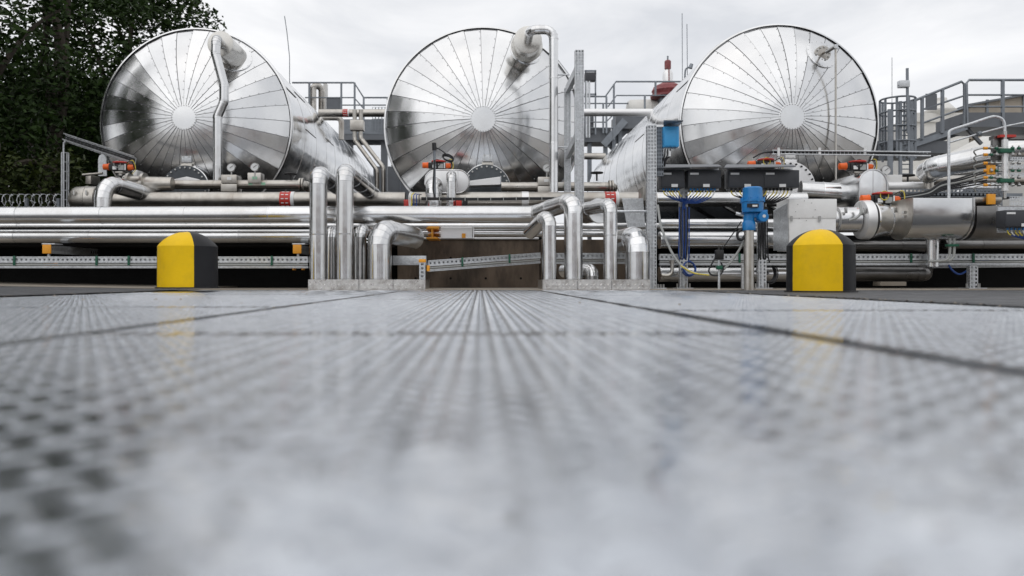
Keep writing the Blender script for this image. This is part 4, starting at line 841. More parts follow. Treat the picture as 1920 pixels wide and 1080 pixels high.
t = T('valve_housing', 'big boxy steel housing with a rounded belly at the right', 'housing', P(1760,447,9.4)); x0, x1 = P(1712,0,9.35).x, P(1824,0,9.35).x
MB().prism(dprof(x0, 9.35, 9.95, P(0,371,9.35).z, P(0,447,9.35).z), (x1-x0,0,0)).build('jacket', M['pipe'], t, ang=22, bevel=0.006)
MB().prism(dprof(x0-0.012, 9.34, 9.96, P(0,370.5,9.35).z, P(0,448,9.35).z), (0.01,0,0)).build('end_sheet', M['dull'], t, ang=22)
MB().prism(dprof(x1+0.002, 9.34, 9.96, P(0,370,9.35).z, P(0,449,9.35).z), (0.02,0,0)).build('end_band', M['pipe'], t, ang=22)
for y in (398,406): MB().box((x0-0.02, 9.52, P(0,y,9.5).z), (0.02,0.05,0.03)).build('clamp', M['steelbolt'], t)
t = T('valve_housing', 'darker steel housing section running off the right edge', 'housing', P(1870,452,9.6)); x2 = P(1832,0,9.45).x
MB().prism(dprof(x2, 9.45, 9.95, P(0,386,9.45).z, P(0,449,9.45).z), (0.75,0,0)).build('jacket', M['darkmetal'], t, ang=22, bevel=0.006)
MB().prism(dprof(x2+0.01, 9.5, 9.9, P(0,369,9.45).z, P(0,384,9.45).z), (0.32,0,0)).build('upper_jacket', M['dull'], t, ang=22, bevel=0.006)
pipe('drop_pipe', 'short vertical steel leg under the boxy housing', [P(1748,440,9.75), P(1748,500,9.75)], S(11,9.75), M['pipe'], seg=0.5)
t = T('tall_housing', 'tall rounded steel housing below the upper right actuator', 'housing', P(1636,402,10.3)); hw = S(26,10.3); zt_, zb_ = P(0,318,10.3).z, P(0,404,10.3).z; cx_ = P(1637,0,10.3).x
pts = [Vector((cx_-hw,10.3,zb_)), Vector((cx_+hw,10.3,zb_))]+[Vector((cx_+hw*math.cos(math.pi*k/16), 10.3, zt_-hw+hw*math.sin(math.pi*k/16))) for k in range(17)]
MB().prism(pts, (0,1.0,0)).build('jacket', M['pipe'], t, ang=22, bevel=0.006); MB().tube([p-Y_*0.003 for p in pts[1:]+[pts[0]]], 0.009, 6).build('edge_bead', M['pipe'], t)
MB().bar(Vector((cx_,10.295,zb_)), Vector((cx_,10.295,zt_)), 0.008, 0.008).build('seam', M['pipe'], t)
pipe('feed_pipe', 'bright pipe entering the tall rounded housing from the left', [P(1500,358,11.0), P(1600,364,10.9)], S(19,11), M['pipe'], seg=0.35)
pipe('feed_pipe', 'pale pipe behind the dial gauge right of the tall housing', [P(1662,350,11.0), P(1728,350,11.0)], S(9,11.0), M['white'], seg=0.5)
pipe('feed_pipe', 'slim pipe line below the pale pipe at the right', [P(1662,362,10.8), P(1760,360,10.8)], S(6,10.8), M['dull'], seg=0.6)
gauge('dial gauge right of the tall rounded housing', 1660, 319, 10.9, 8.5)
handwheel('small black handwheel right of the tall rounded housing', 1702, 329, 11.2, 0.085)
pipe('slanting_pipe', 'fat bright pipe slanting up to the instrument rack', [P(1738,325,10.9), P(1755,314,10.7), P(1870,290,10.2)], S(21,10.6), M['pipe'], bend=0.15, seg=0.6)
pipe('slanting_pipe', 'short fat bright pipe end at the right edge behind the rack', [P(1885,283,10.9), P(1990,272,10.6)], S(20,10.8), M['pipe'], seg=0.7)
pipe('vertical_neck', 'short steel neck under the fat slanting pipe', [P(1742,325,10.9), P(1742,362,10.9)], S(8,10.9), M['dull'], seg=0.4)
t = T('cable_rack', 'horizontal wire rack with pale straps across the right tank', 'cable tray', P(1550,290,11.0), 'wire cable trays')
for y in (282,289): MB().tube([P(1448,y,11.0), P(1745,y+3,10.9)], 0.010, 6).build('side_wire', M['galv'], t)
mb = MB()
for k in range(40): mb.bar(P(1450+k*7.4,282+k*0.07,11.0), P(1450+k*7.4,289+k*0.07,11.0), 0.006, 0.006)
mb.build('rungs', M['galv'], t, kind='stuff')
for x in (1460,1537,1622): MB().bb(P(x-2,292,10.97), P(x+2,277,10.98)).build('strap', M['label'], t)
for k in range(3): MB().tube(curve([P(1412,296,11.1),P(1430,287,11.05),P(1460,284+k,11.02),P(1560,285+k,11.02),P(1640,285+k,11.0),P(1735,289+k,10.95),P(1752,296,10.95),P(1760,305,10.95)],6), 0.010, 6).build('cable', M['cable'], t)
t = T('cable_bundle', 'bundle of cables sweeping from the actuator to the instrument rack', 'cable', P(1700,375,10.0))
for k in range(6): MB().tube(curve([P(1672,370+k*1.5,10.0),P(1700,366+k*1.6,10.0),P(1740,358+k*2,10.0),P(1765,342+k*3,10.0),P(1800,334+k*3.4,10.0),P(1850,318+k*5,10.0)],6), 0.012, 6).build('cable', M['greycable'] if k == 2 else M['cable'], t)
t = T('perforated_tray', 'perforated tray under the fat slanting pipe', 'cable tray', P(1790,358,10.4))
MB().perf(P(1690,368,10.5), X_, Z_, S(190,10.5), S(14,10.5), 0, 2, 0.05, 0.03, 0.025).build('tray_side', M['galvdark'], t, smooth=False)
MB().bb(P(1690,369,10.5), P(1880,368.3,10.9)).build('tray_floor', M['galvdark'], t)
t = T('tube_arch', 'bent grey tube arch standing above the boxy housing', 'tube', P(1779,372,9.6))
MB().tube(curve([P(1779,372,9.6),P(1779,300,9.6),P(1779,256,9.6),P(1780,248,9.6),P(1786,243,9.6),P(1820,232,9.6),P(1856,220,9.6),P(1868,219,9.6),P(1878,223,9.6),P(1883,232,9.6),P(1884,246,9.6)],6), S(2.6,9.6), 10).build('tube', M['galv'], t)
MB().tube([P(1781,267,9.6), P(1838,250,9.6), P(1890,236,9.6), P(1930,228,9.6)], 0.011, 8).build('cross_wire', M['galv'], t); MB().cyl(P(1833,252,9.58), P(1839,250,9.58), 0.03, n=10).build('clamp', M['galvdark'], t)
# instrument tubing rack at the right edge
t = T('instrument_rack', 'crowded instrument tubing rack with valves at the right edge', 'rack', P(1884,372,9.5)); dr = 9.5
MB().cyl(P(1884,358,dr), P(1884,262,dr), S(5.6,dr), n=20).build('manifold_tube', M['white'], t); MB().cyl(P(1884,262,dr), P(1884,246,dr), S(3.6,dr), n=16).build('top_fitting', M['steelbolt'], t)
MB().cyl(P(1884,372,dr), P(1884,358,dr), S(2.6,dr), n=12).build('drain_fitting', M['steelbolt'], t)
for y in (283,339): MB().bb(P(1876,y+3,dr-0.06), P(1894,y-3,dr+0.02)).build('clamp', M['green'], t, bevel=0.004)
MB().perf(P(1870,390,dr+0.12), Z_, X_, S(130,dr), S(10,dr), 0, 1, 0.045, 0.025, 0.03).build('upright', M['galvdark'], t, smooth=False)
for y in (298,312,328,372,382): MB().perf(P(1893,y+5,dr+0.1), X_, Z_, S(40,dr), S(9,dr), 0, 2, 0.03, 0.018, 0.01).build('slotted_rail', M['galv'], t, smooth=False)
MB().bb(P(1862,300,dr+0.05), P(1878,262,dr+0.1)).build('block', M['darkmetal'], t, bevel=0.006); MB().bb(P(1864,261,dr+0.05), P(1925,257,dr+0.15)).build('cover_strip', M['darkmetal'], t); MB().bb(P(1876,257,dr-0.02), P(1899,254,dr+0.04)).build('red_lever', M['red'], t)
for j, y in enumerate((278,290,306,320,333,347)):
    v_ = MB(); v_.cyl(P(1850,y,dr-0.03), P(1878,y,dr-0.03), 0.014, n=8); v_.build('instrument_tube', M['steelbolt'], t)
    for x in (1856,1866,1896,1908):
        MB().cyl(P(x,y,dr-0.06), P(x+5,y,dr-0.06), S(2.6,dr), n=8).build('needle_valve', M['steelbolt'] if (j+x) % 3 else M['green'], t); MB().cyl(P(x+2.5,y,dr-0.06), P(x+2.5,y-5,dr-0.06), 0.010, n=6).build('valve_stem', M['steelbolt'], t)
    MB().cyl(P(1844,y,dr-0.03), P(1851,y,dr-0.03), 0.018, n=8).build('yellow_sleeve', M['amber'], t)
    MB().tube(curve([P(1844,y,dr-0.03),P(1834,y+2,dr),P(1826,y+6,dr+0.05),P(1830,y+13,dr+0.1)],5), 0.009, 6).build('loop_tube', M['greycable'], t)
for y0, y1 in ((310,327),(364,383)): MB().bb(P(1852,y1,dr-0.05), P(1864,y0,dr-0.02)).build('amber_tag', M['amber'], t, bevel=0.004)
t = T('edge_junction_box', 'dark junction box with blue glands cut by the right edge', 'junction box', P(1905,440,9.0)); MB().bb(P(1871,436,9.16), P(1950,388,9.18)).build('back_plate', M['galv'], t)
jbox(t, 1884, 1945, 396, 426, 9.0, M['blue'], M['bluecable'], 8, 1960)
t = T('hanging_cable', 'blue cable sagging under the rail at the right', 'cable', P(1797,516,9.85)); MB().tube(curve([P(1776,492,9.9),P(1785,506,9.85),P(1798,514,9.85),P(1812,508,9.85),P(1822,494,9.9),P(1860,486,9.9),P(1930,484,9.9)],6), 0.012, 7).build('cable', M['bluecable'], t)
t = T('short_post', 'short slotted post with a foot plate low at the right', 'post', P(1823,541,9.6)); strut_post(t, (P(1823,0,9.8).x,9.8,0.012), P(0,500,9.8).z, 0.10, 0.07, 'post', rows=2); c = P(1823,541,9.8); MB().bb((c.x-0.1,9.7,0.012),(c.x+0.12,9.92,0.022)).build('foot_plate', M['galv'], t); boltring(t, (c.x+0.01,9.8,0.022), Z_, 0.085, 4, 0.011, 0.05, M['steelbolt'])
t = T('slot_block', 'small grey block near the ground right of the right bollard', 'block', P(1667,540,10)); MB().bb(P(1651,536,10.0), P(1684,528,10.2)).build('block', M['concrete'], t, bevel=0.006)
# ================================================================== BACKGROUND BETWEEN THE TANKS
def handrail(label, d, lines, posts, m=None, r=0.028, name='handrail', group='galvanised handrails', cat='handrail'):
    m = m or M['galvdark']; allp = [P(x,y,d) for l in lines for x, y in l]; t = T(name, label, cat, min(allp, key=lambda p: p.z), group)
    for k, l in enumerate(lines): MB().tube([P(x,y,d) for x, y in l], r if k == 0 else r*0.75, 8).build('top_rail' if k == 0 else 'mid_rail', m, t, ang=60)
    for x, y0, y1 in posts: MB().bar(P(x,y0,d), P(x,y1,d), r*2, r*2).build('post', m, t)
    return t
handrail('handrail above the gap between the left and middle tanks', 25, [[(548,155),(664,155),(682,183),(740,183)], [(572,183),(664,183),(684,206)], [(640,197),(740,197)]], [(580,155,250),(640,155,250),(665,155,250),(682,183,250),(727,183,250)])
t = T('platform', 'dark steel platform between the left and middle tanks', 'platform', P(690,290,25.2))
MB().bb(P(640,252,25.0), P(745,246,27)).build('deck', M['galvdark'], t); MB().bb(P(640,262,25.0), P(745,253,25.15)).build('edge_beam', M['slate'], t); MB().bb(P(645,270,25.6), P(745,264,25.8)).build('lower_beam', M['slate'], t)
for x in (655,720): MB().bb((P(x,0,25.3).x-0.1,25.3,0.6), (P(x,0,25.3).x+0.1,25.5,P(0,262,25.3).z)).build('column', M['slate'], t)
MB().perf(P(698,245,24.95), X_, Z_, S(42,25), S(44,25), 0, 8, 0.09, 0.07, 0.075).build('mesh_infill', M['galvdark'], t, smooth=False)
MB().bb(P(612,204,25), P(640,184,25.1)).build('grey_panel', M['slate'], t)
pipe('cross_pipe', 'beige pipe with a red band crossing between the left and middle tanks', [P(598,212,17), P(748,212,17)], S(7.2,17), M['dull'], seg=0.9)
band(bpy.data.objects['cross_pipe'], 648, 212, 17, S(7.2,17), 9)
pipe('vent_stack', 'beige vent pipe with an elbow behind the left tank', [P(587,260,25.2), P(587,160,25.2), P(603,163,25.4), P(603,260,25.6)], S(6,25), M['dull'], bend=0.14, seg=1.0)
t = T('white_cabinet', 'narrow white cabinet above the beige cross pipe', 'cabinet', P(612,200,26)); MB().bb(P(606,204,26), P(615,159,26.4)).build('case', M['tank'], t, bevel=0.02)
pipe('hook_pipe', 'beige hooked pipe below the cross pipe by the left tank', [P(600,221,17.6), P(640,221,17.6), P(640,262,17.6)], S(5,17.6), M['dull'], bend=0.1, seg=0.6)
pipe('slanted_pipe', 'left of the two kinked beige pipes beside the left tank', [P(665,206,16.6), P(665,262,16.6), P(707,319,16.2), P(707,368,16.2)], S(3.9,16.6), M['dull'], bend=0.12, seg=0.8, group='kinked beige pipes')
pipe('slanted_pipe', 'right of the two kinked beige pipes beside the left tank', [P(677,206,16.6), P(676,258,16.6), P(719,314,16.2), P(719,368,16.2)], S(3.9,16.6), M['dull'], bend=0.12, seg=0.8, group='kinked beige pipes')
t = T('pipe_clamp_box', 'beige clamp box round the two kinked pipes', 'box', P(670,245,16.5)); MB().bb(P(656,244,16.5), P(684,228,16.7)).build('case', M['dull'], t, bevel=0.015)
t = T('far_shed', 'slate blue shed seen low between the left and middle tanks', 'shed', P(750,345,30)); MB().bb((P(700,0,30).x,30,0.0), (P(800,0,30).x,33,P(0,312,30).z)).build('wall', M['slate'], t, smooth=False)
for k in range(4): MB().bb((P(700+k*25,0,30).x,29.97,0.6),(P(701+k*25,0,30).x,29.995,P(0,313,30).z)).build('panel_joint', M['galvdark'], t)
# between middle and right tank
handrail('stepped handrail between the middle and right tanks', 25, [[(1095,181),(1135,181),(1155,153),(1282,153)], [(1095,194),(1178,194)], [(1140,200),(1156,179),(1260,179)], [(1095,229),(1136,229),(1150,215)], [(1095,240),(1150,240)]], [(1131,194,250),(1137,181,250),(1151,158,262),(1209,179,205),(1229,153,180)])
t = T('stair_landing', 'dark steel stair landing left of the right tank', 'platform', P(1130,270,25.3))
MB().bb(P(1095,266,25.1), P(1137,250,26)).build('lower_deck', M['slate'], t); MB().bb(P(1155,241,25.1), P(1230,226,26)).build('upper_deck', M['slate'], t)
MB().bar(P(1131,272,25.05), P(1172,226,25.05), 0.10, 0.22).build('stringer', M['galvdark'], t); MB().bar(P(1141,276,25.5), P(1182,234,25.5), 0.10, 0.22).build('stringer', M['galvdark'], t)
for x, y in ((1163,235),(1151,256),(1136,262),(1106,262)): MB().bb((P(x-3.5,0,25.3).x,25.3,0.0),(P(x+3.5,0,25.3).x,25.5,P(0,y,25.3).z)).build('column', M['galvdark'], t)
MB().bb(P(1096,250,25.05), P(1112,220,25.2)).build('side_panel', M['slate'], t)
t = T('equipment_stand', 'open steel frame holding a dark box beside the slotted post', 'frame', P(1108,250,24.9))
for x in (1098,1116.5): MB().bar(P(x,133,24.9), P(x,252,24.9), 0.045, 0.045).build('upright', M['galvdark'], t)
for y in (133,138,177): MB().bar(P(1096,y,24.9), P(1118,y,24.9), 0.045, 0.05).build('crossbar', M['galvdark'], t)
MB().bb(P(1097,151,24.85), P(1115,139,25.1)).build('dark_box', M['box'], t, bevel=0.02)
for x in (1100,1105): MB().tube([P(x,152,24.85), P(x,258,24.85)], 0.03, 8).build('conduit', M['galv'], t)
pipe('cross_pipe', 'pale beige pipe crossing between the middle and right tanks', [P(1080,211,17), P(1225,211,17)], S(7,17), M['white'], seg=1.1)
pipe('cross_pipe', 'lower beige pipe stub under the stair landing', [P(1095,293,24), P(1135,293,24)], S(6,24), M['dull'], seg=0.6)
t = T('roof_tank', 'pale rounded tank top behind the beige pipe left of the right tank', 'tank', P(1215,225,28))
c = P(1230,212,28); MB().lathe(c+Vector((-1.02,0,0)), X_, [(0,0.05),(0.02,0.4),(0.1,0.46),(0.75,0.47),(0.76,0.48),(0.79,0.48),(0.8,0.47),(2.0,0.47)], 32).build('shell', M['tank'], t)
MB().bb((c.x-0.9,27.8,0),(c.x-0.6,28.2,c.z-0.3)).build('leg', M['galvdark'], t); MB().bb((c.x+0.5,27.8,0),(c.x+0.8,28.2,c.z-0.3)).build('leg', M['galvdark'], t)
t = T('safety_valve', 'faded red safety valve stack rising behind the right tank', 'valve', P(1252,185,27.5)); c = P(1252,185,27.5); k_ = 27.5/FPX
MB().lathe(c, Z_, [(0,22*k_),(2*k_,32*k_),(6*k_,32*k_),(6*k_,26*k_),(14*k_,30*k_),(22*k_,26*k_),(29*k_,12*k_),(31*k_,9*k_)], 32).build('valve_bonnet', M['maroon'], t)
MB().lathe(c+Z_*31*k_, Z_, [(0,9.5*k_),(16*k_,9.5*k_),(21*k_,7*k_),(24*k_,4*k_)], 24).build('bell', M['white'], t)
MB().lathe(c+Z_*55*k_, Z_, [(0,4*k_),(1*k_,6*k_),(15*k_,6*k_),(17*k_,4*k_)], 24).build('cap', M['maroon'], t); MB().cyl(c+Z_*72*k_, c+Z_*80*k_, 1.6*k_, n=10).build('tip', M['galvdark'], t)
MB().bar(c+Vector((0,-9.8*k_,28*k_)), c+Vector((0,-9.8*k_,58*k_)), 0.035, 0.03).build('lever', M['maroon'], t)
MB().bb((c.x-0.3,27.3,0),(c.x+0.3,27.7,c.z)).build('support_stub', M['galvdark'], t)
def rod(label, pts, d, r=0.012): 
    t = T('lightning_rod', label, 'rod', P(pts[-1][0],pts[-1][1],d), 'thin lightning rods'); MB().tube([P(x,y,d) for x,y in pts], r, 6).build('rod', M['galvdark'], t); MB().cyl(P(pts[-1][0],pts[-1][1],d), P(pts[-1][0],pts[-1][1]-4,d), r*2.5, n=8).build('foot', M['galvdark'], t)
rod('thin leaning lightning rod between the left and middle tanks', [(533.5,30),(538,60),(543,108),(543,160)], 24)
rod('left and taller of the two lightning rods left of the right tank', [(1279,25),(1279.5,160)], 27)
rod('right and shorter of the two lightning rods left of the right tank', [(1288,45),(1289,150)], 27)
rod('thin lightning rod right of the right tank', [(1672.5,108),(1672.5,200)], 24, 0.009)
t = T('floodlight', 'small floodlight on a bent arm at the shoulder of the right tank', 'lamp', P(1286,150,22)); MB().tube(curve([P(1284,150,22),P(1285,133,22),P(1288,128,22),P(1297,124,22)],4), 0.025, 8).build('arm', M['galvdark'], t); MB().cyl(P(1294,128,22), P(1297,120,22), 0.06, 0.045, 14).build('lamp_head', M['galvdark'], t)

# ================================================================== RIGHT BACKGROUND
t = T('vertical_tank', 'cream tank with a sloping roof under the walkway at the right', 'tank', P(1960,420,21)); c = P(1965,0,21.5); rr_ = S(285,21.5); ze, za = P(0,345,21.5).z, P(0,205,21.5).z
MB().lathe((c.x,c.y,0), Z_, [(0,rr_),(ze*0.5,rr_),(ze*0.5,rr_+0.02),(ze*0.5+0.08,rr_+0.02),(ze*0.5+0.08,rr_),(ze,rr_)], 72).build('shell', M['tank'], t)
MB().lathe((c.x,c.y,ze), Z_, [(0,rr_+0.05),(0.06,rr_+0.05),(0.06,rr_),(za-ze,0.3),(za-ze+0.02,0.002)], 72).build('roof', M['tank'], t)
handrail('sloping stair handrail climbing the cream tank', 18.5, [[(1700,195),(1728,183),(1803,153),(1808,158),(1808,235)], [(1728,206),(1806,180)], [(1732,230),(1806,203)]], [(1729,183,262),(1767,167,250)], r=0.03)
handrail('level handrail along the top of the walkway at the right', 18.5, [[(1814,235),(1812,156),(1817,150),(1960,150)], [(1814,178),(1960,178)], [(1815,200),(1960,200)]], [(1880,150,235)], r=0.03)
t = T('stair_walkway', 'dark steel stair and walkway over the cream tank roof', 'walkway', P(1700,290,18.6))
MB().bar(P(1680,282,18.55), P(1812,238,18.55), 0.06, 0.13).build('stringer', M['galvdark'], t); MB().bar(P(1690,286,19.6), P(1812,244,19.6), 0.06, 0.13).build('stringer', M['galvdark'], t)
for k in range(11):
    f = k/10; q = P(1684,280,18.6).lerp(P(1812,230,18.6), f); MB().bb((q.x,18.6,q.z),(q.x+0.17,19.58,q.z+0.04)).build('tread', M['slate'], t)
MB().bb(P(1810,238,18.5), P(1990,230,19.7)).build('deck', M['slate'], t); MB().bb(P(1640,287,18.6), P(1725,280,19.8)).build('lower_deck', M['slate'], t)
for a, b in (((1745,262),(1768,288)),((1812,240),(1840,270))): MB().bar(P(*a,18.7), P(*b,18.7), 0.07, 0.07).build('knee_brace', M['slate'], t)
MB().bb(P(1736,206,18.48), P(1756,176,18.5)).build('screen_panel', M['slate'], t)
t = T('caged_ladder', 'caged access ladder beside the right tank', 'ladder', P(1680,330,18.0)); cl = P(1683,0,18.3); rc = S(30,18.3)
for y in (187,212,240,268): 
    MB().tube([Vector((cl.x+rc*math.cos(a*math.pi/12), 18.3+rc*math.sin(a*math.pi/12), P(0,y,18.3).z)) for a in range(25)], 0.022, 6).build('hoop', M['galvdark'], t)
for k in range(9):
    a = math.pi*2*k/9; MB().bar((cl.x+rc*math.cos(a),18.3+rc*math.sin(a),P(0,300,18.3).z),(cl.x+rc*math.cos(a),18.3+rc*math.sin(a),P(0,187,18.3).z),0.05,0.02).build('cage_bar', M['galvdark'], t)
for x in (1669,1688,1708): MB().bar(P(x,190 if x != 1669 else 205,18.0), P(x,360,18.0), 0.10 if x == 1669 else 0.06, 0.06).build('stile', M['galvdark'], t)
for k in range(18): MB().tube([P(1688,200+k*9,18.0), P(1708,200+k*9,18.0)], 0.014, 6).build('rung', M['galvdark'], t)
t = T('camera_mast', 'slim mast with a small security camera at the right', 'mast', P(1701,230,17.8)); MB().bar(P(1701,128,17.8), P(1702,250,17.8), 0.045, 0.045).build('mast', M['galvdark'], t)
MB().bb(P(1688,163,17.7), P(1700,153,17.85)).build('camera_housing', M['galv'], t, bevel=0.02); MB().cyl(P(1686,158,17.77), P(1689,160,17.77), 0.04, n=12).build('camera_lens', M['black'], t); MB().tube([P(1698,152,17.8), P(1702,152,17.8)], 0.02, 6).build('camera_bracket', M['galvdark'], t)
t = T('vent_hood', 'pale mushroom vent hood behind the stair handrail', 'vent', P(1763,228,24)); c = P(1763,217,24); k_ = 24/FPX
MB().lathe(c-Z_*14*k_, Z_, [(0,9*k_),(14*k_,9*k_),(14*k_,17*k_),(20*k_,27*k_),(23*k_,28*k_),(24*k_,26*k_),(40*k_,12*k_),(46*k_,11*k_),(46.5*k_,1*k_)], 40).build('hood', M['tank'], t, ang=25)
MB().bb(P(1715,228,23.8), P(1815,219,24.4)).build('roof_slab', M['tank'], t); MB().bb((c.x-1.2,23.9,0),(c.x+0.8,26,P(0,228,24).z)).build('shaft', M['tank'], t, smooth=False)
t = T('plant_building', 'weathered brown plant building behind the level handrail', 'building', P(1900,225,26)); 
MB().prism([P(1818,260,26), P(1990,260,26), P(1990,164,26), P(1925,178,26), P(1818,197,26)], (0,5,0)).build('wall', M['brownpanel'], t, smooth=False)
MB().prism([P(1816,198,25.8), P(1925,178.5,25.8), P(1992,163.5,25.8), P(1992,160.5,25.8), P(1925,175,25.8), P(1816,194.5,25.8)], (0,5.4,0)).build('roof', M['slate'], t, smooth=False)
for x in (1851,1920): MB().bb(P(x-1.5,225,25.95), P(x+1.5,187 if x == 1851 else 180,25.99)).build('wall_joint', M['galvdark'], t)
MB().bb((P(1818,0,26).x+0.1,26.1,0),(P(1990,0,26).x,30.9,P(0,259,26).z)).build('lower_wall', M['brownpanel'], t, smooth=False)
# ================================================================== RAZOR WIRE
t = T('razor_wire', 'coiled razor wire on top of the fence at the far left', 'razor wire', P(60,400,14)); pts = []
for k in range(24*11):
    a = 2*math.pi*k/24; pts.append(P(-30,378,14)+Vector((S(150,14)*k/(24*11)+0.05*math.cos(a), 0.13*math.cos(a), 0.13*math.sin(a))))
MB().tube(pts, 0.006, 5).build('coil', M['galv'], t)
mb = MB()
for k in range(0, len(pts), 4): mb.box(pts[k], (0.045,0.006,0.014), Matrix.Rotation(k*0.7, 3, 'Y'))
mb.build('barbs', M['galv'], t, kind='stuff')
MB().tube([P(-30,388,14), P(120,388,14)], 0.005, 5).build('line_wire', M['galv'], t)
for x in (-10, 50, 110): MB().bar(P(x,372,14.05), (P(x,0,14.05).x,14.05,0.3), 0.05, 0.05).build('fence_post', M['galvdark'], t)

# ================================================================== TREES
def leaf_cloud(name, clumps, per, size, m, parent, seed):
    rg = np.random.default_rng(seed); V = []; loc = np.array(parent.location)
    for (cx,cy,cz,cr) in clumps:
        n = int(per*cr*cr/0.8); d = rg.normal(size=(n,3)); d /= np.linalg.norm(d,axis=1)[:,None]; r = cr*rg.uniform(0.15,1,n)**0.45
        p = np.array((cx,cy,cz))+d*r[:,None]*np.array((1,1,0.75)); a = rg.normal(size=(n,3)); a[:,2] *= 0.6; a /= np.linalg.norm(a,axis=1)[:,None]
        b = rg.normal(size=(n,3)); b -= a*(a*b).sum(1)[:,None]; b /= np.linalg.norm(b,axis=1)[:,None]; s = size*rg.uniform(0.6,1.3,n)[:,None]
        V.append(np.stack([p-a*s, p+b*s*0.45, p+a*s, p-b*s*0.45],1))
    V = np.concatenate(V).reshape(-1,3)-loc; n = len(V)//4
    me = bpy.data.meshes.new(name); me.vertices.add(len(V)); me.vertices.foreach_set('co', V.ravel()); me.loops.add(4*n); me.loops.foreach_set('vertex_index', np.arange(4*n))
    me.polygons.add(n); me.polygons.foreach_set('loop_start', np.arange(n)*4); me.polygons.foreach_set('loop_total', np.full(n,4)); me.update(); me.validate(); me.materials.append(m)
    o = bpy.data.objects.new(name, me); COL.objects.link(o); o.parent = parent; return o
def tree(label, x, y, h, rx, z0, seed, m, per=420, nclump=46, size=0.10, group='trees beyond the left tank', name='broadleaf_tree', cr=(0.7,1.25)):
    rnd = random.Random(seed); t = T(name, label, 'tree', (x,y,-0.03), group); zc = (h+z0)/2; rz = (h-z0)/2; cl = []
    while len(cl) < nclump:
        u = [rnd.uniform(-1,1) for _ in range(3)]; q = math.sqrt(sum(a*a for a in u))
        if q > 1 or q < 0.35: continue
        cl.append((x+u[0]*rx, y+u[1]*rx*0.9, zc+u[2]*rz, rnd.uniform(*cr)))
    leaf_cloud('crown', cl, per, size, m, t, seed)
    tp = [Vector((x,y,-0.03)), Vector((x+rnd.uniform(-.2,.2),y,h*0.25)), Vector((x+rnd.uniform(-.4,.4),y+rnd.uniform(-.3,.3),h*0.55)), Vector((x+rnd.uniform(-.5,.5),y,h*0.85))]
    tc_ = curve(tp, 4); n = len(tc_); r0 = 0.028*h; MB().rings(tc_, [(tc_[min(i+1,n-1)]-tc_[max(i-1,0)]).normalized() for i in range(n)], [r0*(1-0.85*i/(n-1)) for i in range(n)], 10).build('trunk', M['bark'], t)
    for k in range(9):
        s_ = tc_[int(n*(0.3+0.06*k))]; e_ = Vector(cl[(k*3) % len(cl)][:3]); md = s_.lerp(e_,0.5)+Z_*rnd.uniform(0.1,0.5); lp = curve([s_,md,e_],4)
        MB().rings(lp, [(lp[min(i+1,len(lp)-1)]-lp[max(i-1,0)]).normalized() for i in range(len(lp))], [0.10*(1-0.8*i/(len(lp)-1)) for i in range(len(lp))], 6).build('limb', M['bark'], t)
    return t
def tx(px, d): return P(px,0,d).x
tree('big dark oak whose crown tops out just above the left tank', tx(250,26), 26, 10.6, 3.0, 2.0, 11, M['leaf'], nclump=56, per=330)
tree('tall dark oak filling the upper left corner', tx(95,22), 22, 11.0, 2.9, 3.6, 12, M['leaf'], nclump=40, per=115)
tree('dark oak cut by the left edge of the picture', tx(-60,19), 19, 10.5, 2.6, 1.5, 13, M['leaf'], nclump=44, per=170)
tree('shaded oak behind the others, low at the left', tx(130,29), 29, 7.4, 3.4, 0.6, 14, M['leaf'], nclump=70)
tree('shaded oak filling the dark gap left of the tank', tx(40,27), 27, 6.4, 3.0, 0.3, 15, M['leaf'], nclump=64)
tree('small olive shrub low at the far left before the oaks', tx(20,16.5), 16.5, 3.6, 1.2, 0.4, 16, M['leaf2'], per=520, nclump=24, size=0.07, name='shrub', cr=(0.4,0.7), group='shrubs by the fence')
tree('shaded oak just behind the left tank rim', tx(235,31), 31, 7.4, 3.0, 0.5, 17, M['leaf'], nclump=60)
tree('far green tree seen low between the left and middle tanks', tx(752,42), 42, P(0,322,42).z, 1.6, 1.0, 18, M['leaf'], nclump=20)
tree('dark oak out of view at the left, mirrored in the left tank', -13.5, 10.5, 10.5, 3.0, 0.8, 19, M['leaf'], nclump=50, size=0.14, per=260)
tree('dark oak out of view beside the yard, mirrored in the left tank', -15.5, 6.5, 10.0, 3.0, 0.6, 20, M['leaf'], nclump=50, size=0.14, per=260)
tree('dark oak out of view left of the tanks, mirrored at the left rim', -13.5, 16.0, 10.5, 2.6, 0.5, 22, M['leaf'], nclump=50, size=0.14, per=260)
# unseen long building, added to give reddish reflections in the domes
t = T('reflection_building', 'long brick building added behind the camera to redden the tank reflections', 'building', (8,-30,-0.03))
M['brick'] = mat('brick_red', (0.24,0.11,0.075), 0.8, 0, var=0.25, nscale=2, bump=0.01, bscale=12)
MB().bb((-14,-34,-0.03),(30,-28,4.2)).build('wall', M['brick'], t, smooth=False); MB().bb((-14.3,-34.3,4.2),(30.3,-27.7,4.6)).build('roof', M['slate'], t, smooth=False)
for k in range(7): MB().bb((-11+k*6,-27.99,0.0),(-7.5+k*6,-27.9,3.2)).build('door', M['tank'] if k % 2 else M['slate'], t, smooth=False)

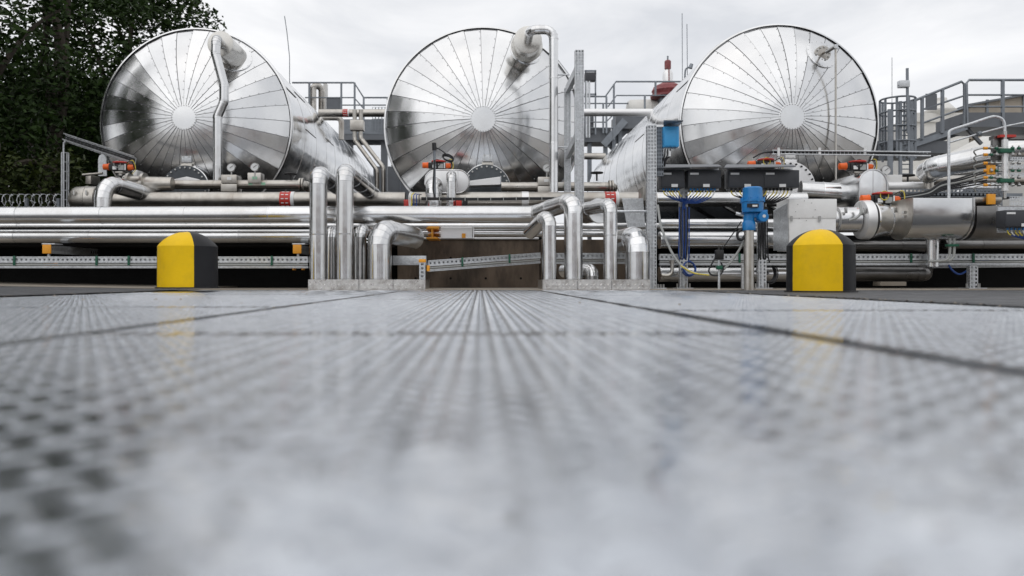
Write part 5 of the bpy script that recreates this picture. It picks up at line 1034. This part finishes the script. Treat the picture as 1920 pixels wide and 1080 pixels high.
# ================================================================== MORE PIPEWORK BEHIND THE RACK, GRIT
pipe('rear_pipe', 'dull pipe behind the slanting pipe, level with the handwheel', [P(1668,338,11.9), P(1990,338,11.9)], S(9,11.9), M['dull'], seg=0.9)
pipe('rear_pipe', 'bright pipe rising behind the boxy housing', [P(1795,400,10.7), P(1795,352,10.7), P(1880,352,10.7)], S(9,10.7), M['pipe'], bend=0.12, seg=0.5)
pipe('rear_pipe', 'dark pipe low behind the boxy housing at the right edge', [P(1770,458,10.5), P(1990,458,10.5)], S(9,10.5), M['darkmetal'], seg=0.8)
pipe('rear_pipe', 'dull pipe behind the valve jackets right of the white box', [P(1530,388,11.1), P(1760,388,11.1)], S(10,11.1), M['dull'], seg=0.7)
t = T('pale_block', 'small pale block beside the dial gauge at the right', 'block', P(1672,345,11.0)); MB().bb(P(1663,342,11.0), P(1678,331,11.2)).build('case', M['paint'], t, bevel=0.008)
t = T('conduit_pair', 'pair of grey conduits dropping under the boxy housing', 'conduit', P(1785,490,9.5))
for x in (1781,1789): MB().tube(curve([P(x,446,9.55),P(x,470,9.55),P(x-2,482,9.55),P(x-10,488,9.55),P(x-40,490,9.6)],5), 0.016, 8).build('conduit', M['greycable'], t)
MB().bb(P(1777,462,9.52), P(1793,458,9.58)).build('clamp', M['green'], t, bevel=0.003)
rg_ = random.Random(5); mb = MB()
for k in range(420):
    if k < 200: x = rg_.choice([P(rg_.uniform(575,800),0,9.0).x, P(rg_.uniform(1015,1222),0,9.0).x]); y = rg_.gauss(8.98,0.035); z = 0.0
    elif k < 300: x = rg_.gauss(XR1+0.04,0.03); y = rg_.uniform(2.5,8.6); z = 0.003
    elif k < 380: x = rg_.gauss(XL0-0.05,0.03); y = rg_.uniform(4,8.9); z = 0.004
    else: x = rg_.uniform(XL0,XR1); y = rg_.uniform(2.2,8.5); z = 0.001
    q = rg_.uniform(0.003,0.010); mb.add([(x-q,y-q*.6,z),(x+q*.8,y-q,z),(x+q,y+q*.7,z),(x-q*.6,y+q,z),(x+q*.1,y,z+q*rg_.uniform(.7,1.3))], [(0,1,4),(1,2,4),(2,3,4),(3,0,4)])
o = mb.build('grit', M['concrete'], None, smooth=False); o['kind'] = 'stuff'; tag(o, 'scattered pale grit along the plate edges and curbs', 'grit')
# dark sealed joint along both plate edges
for nm, x0, x1 in (('edge_joint', XL0-0.075, XL0-0.012), ('edge_joint', XR1+0.012, XR1+0.06)):
    pts0 = []; pts1 = []
    for k in range(60):
        y = -2+k*11.0/59; pts0.append((x0+rg_.uniform(-.015,.015), y, 0.010)); pts1.append((x1, y, 0.009))
    sheet(nm, pts0+pts1, [(i, i+60, i+61, i+1) for i in range(59)], M['shadejoint'])
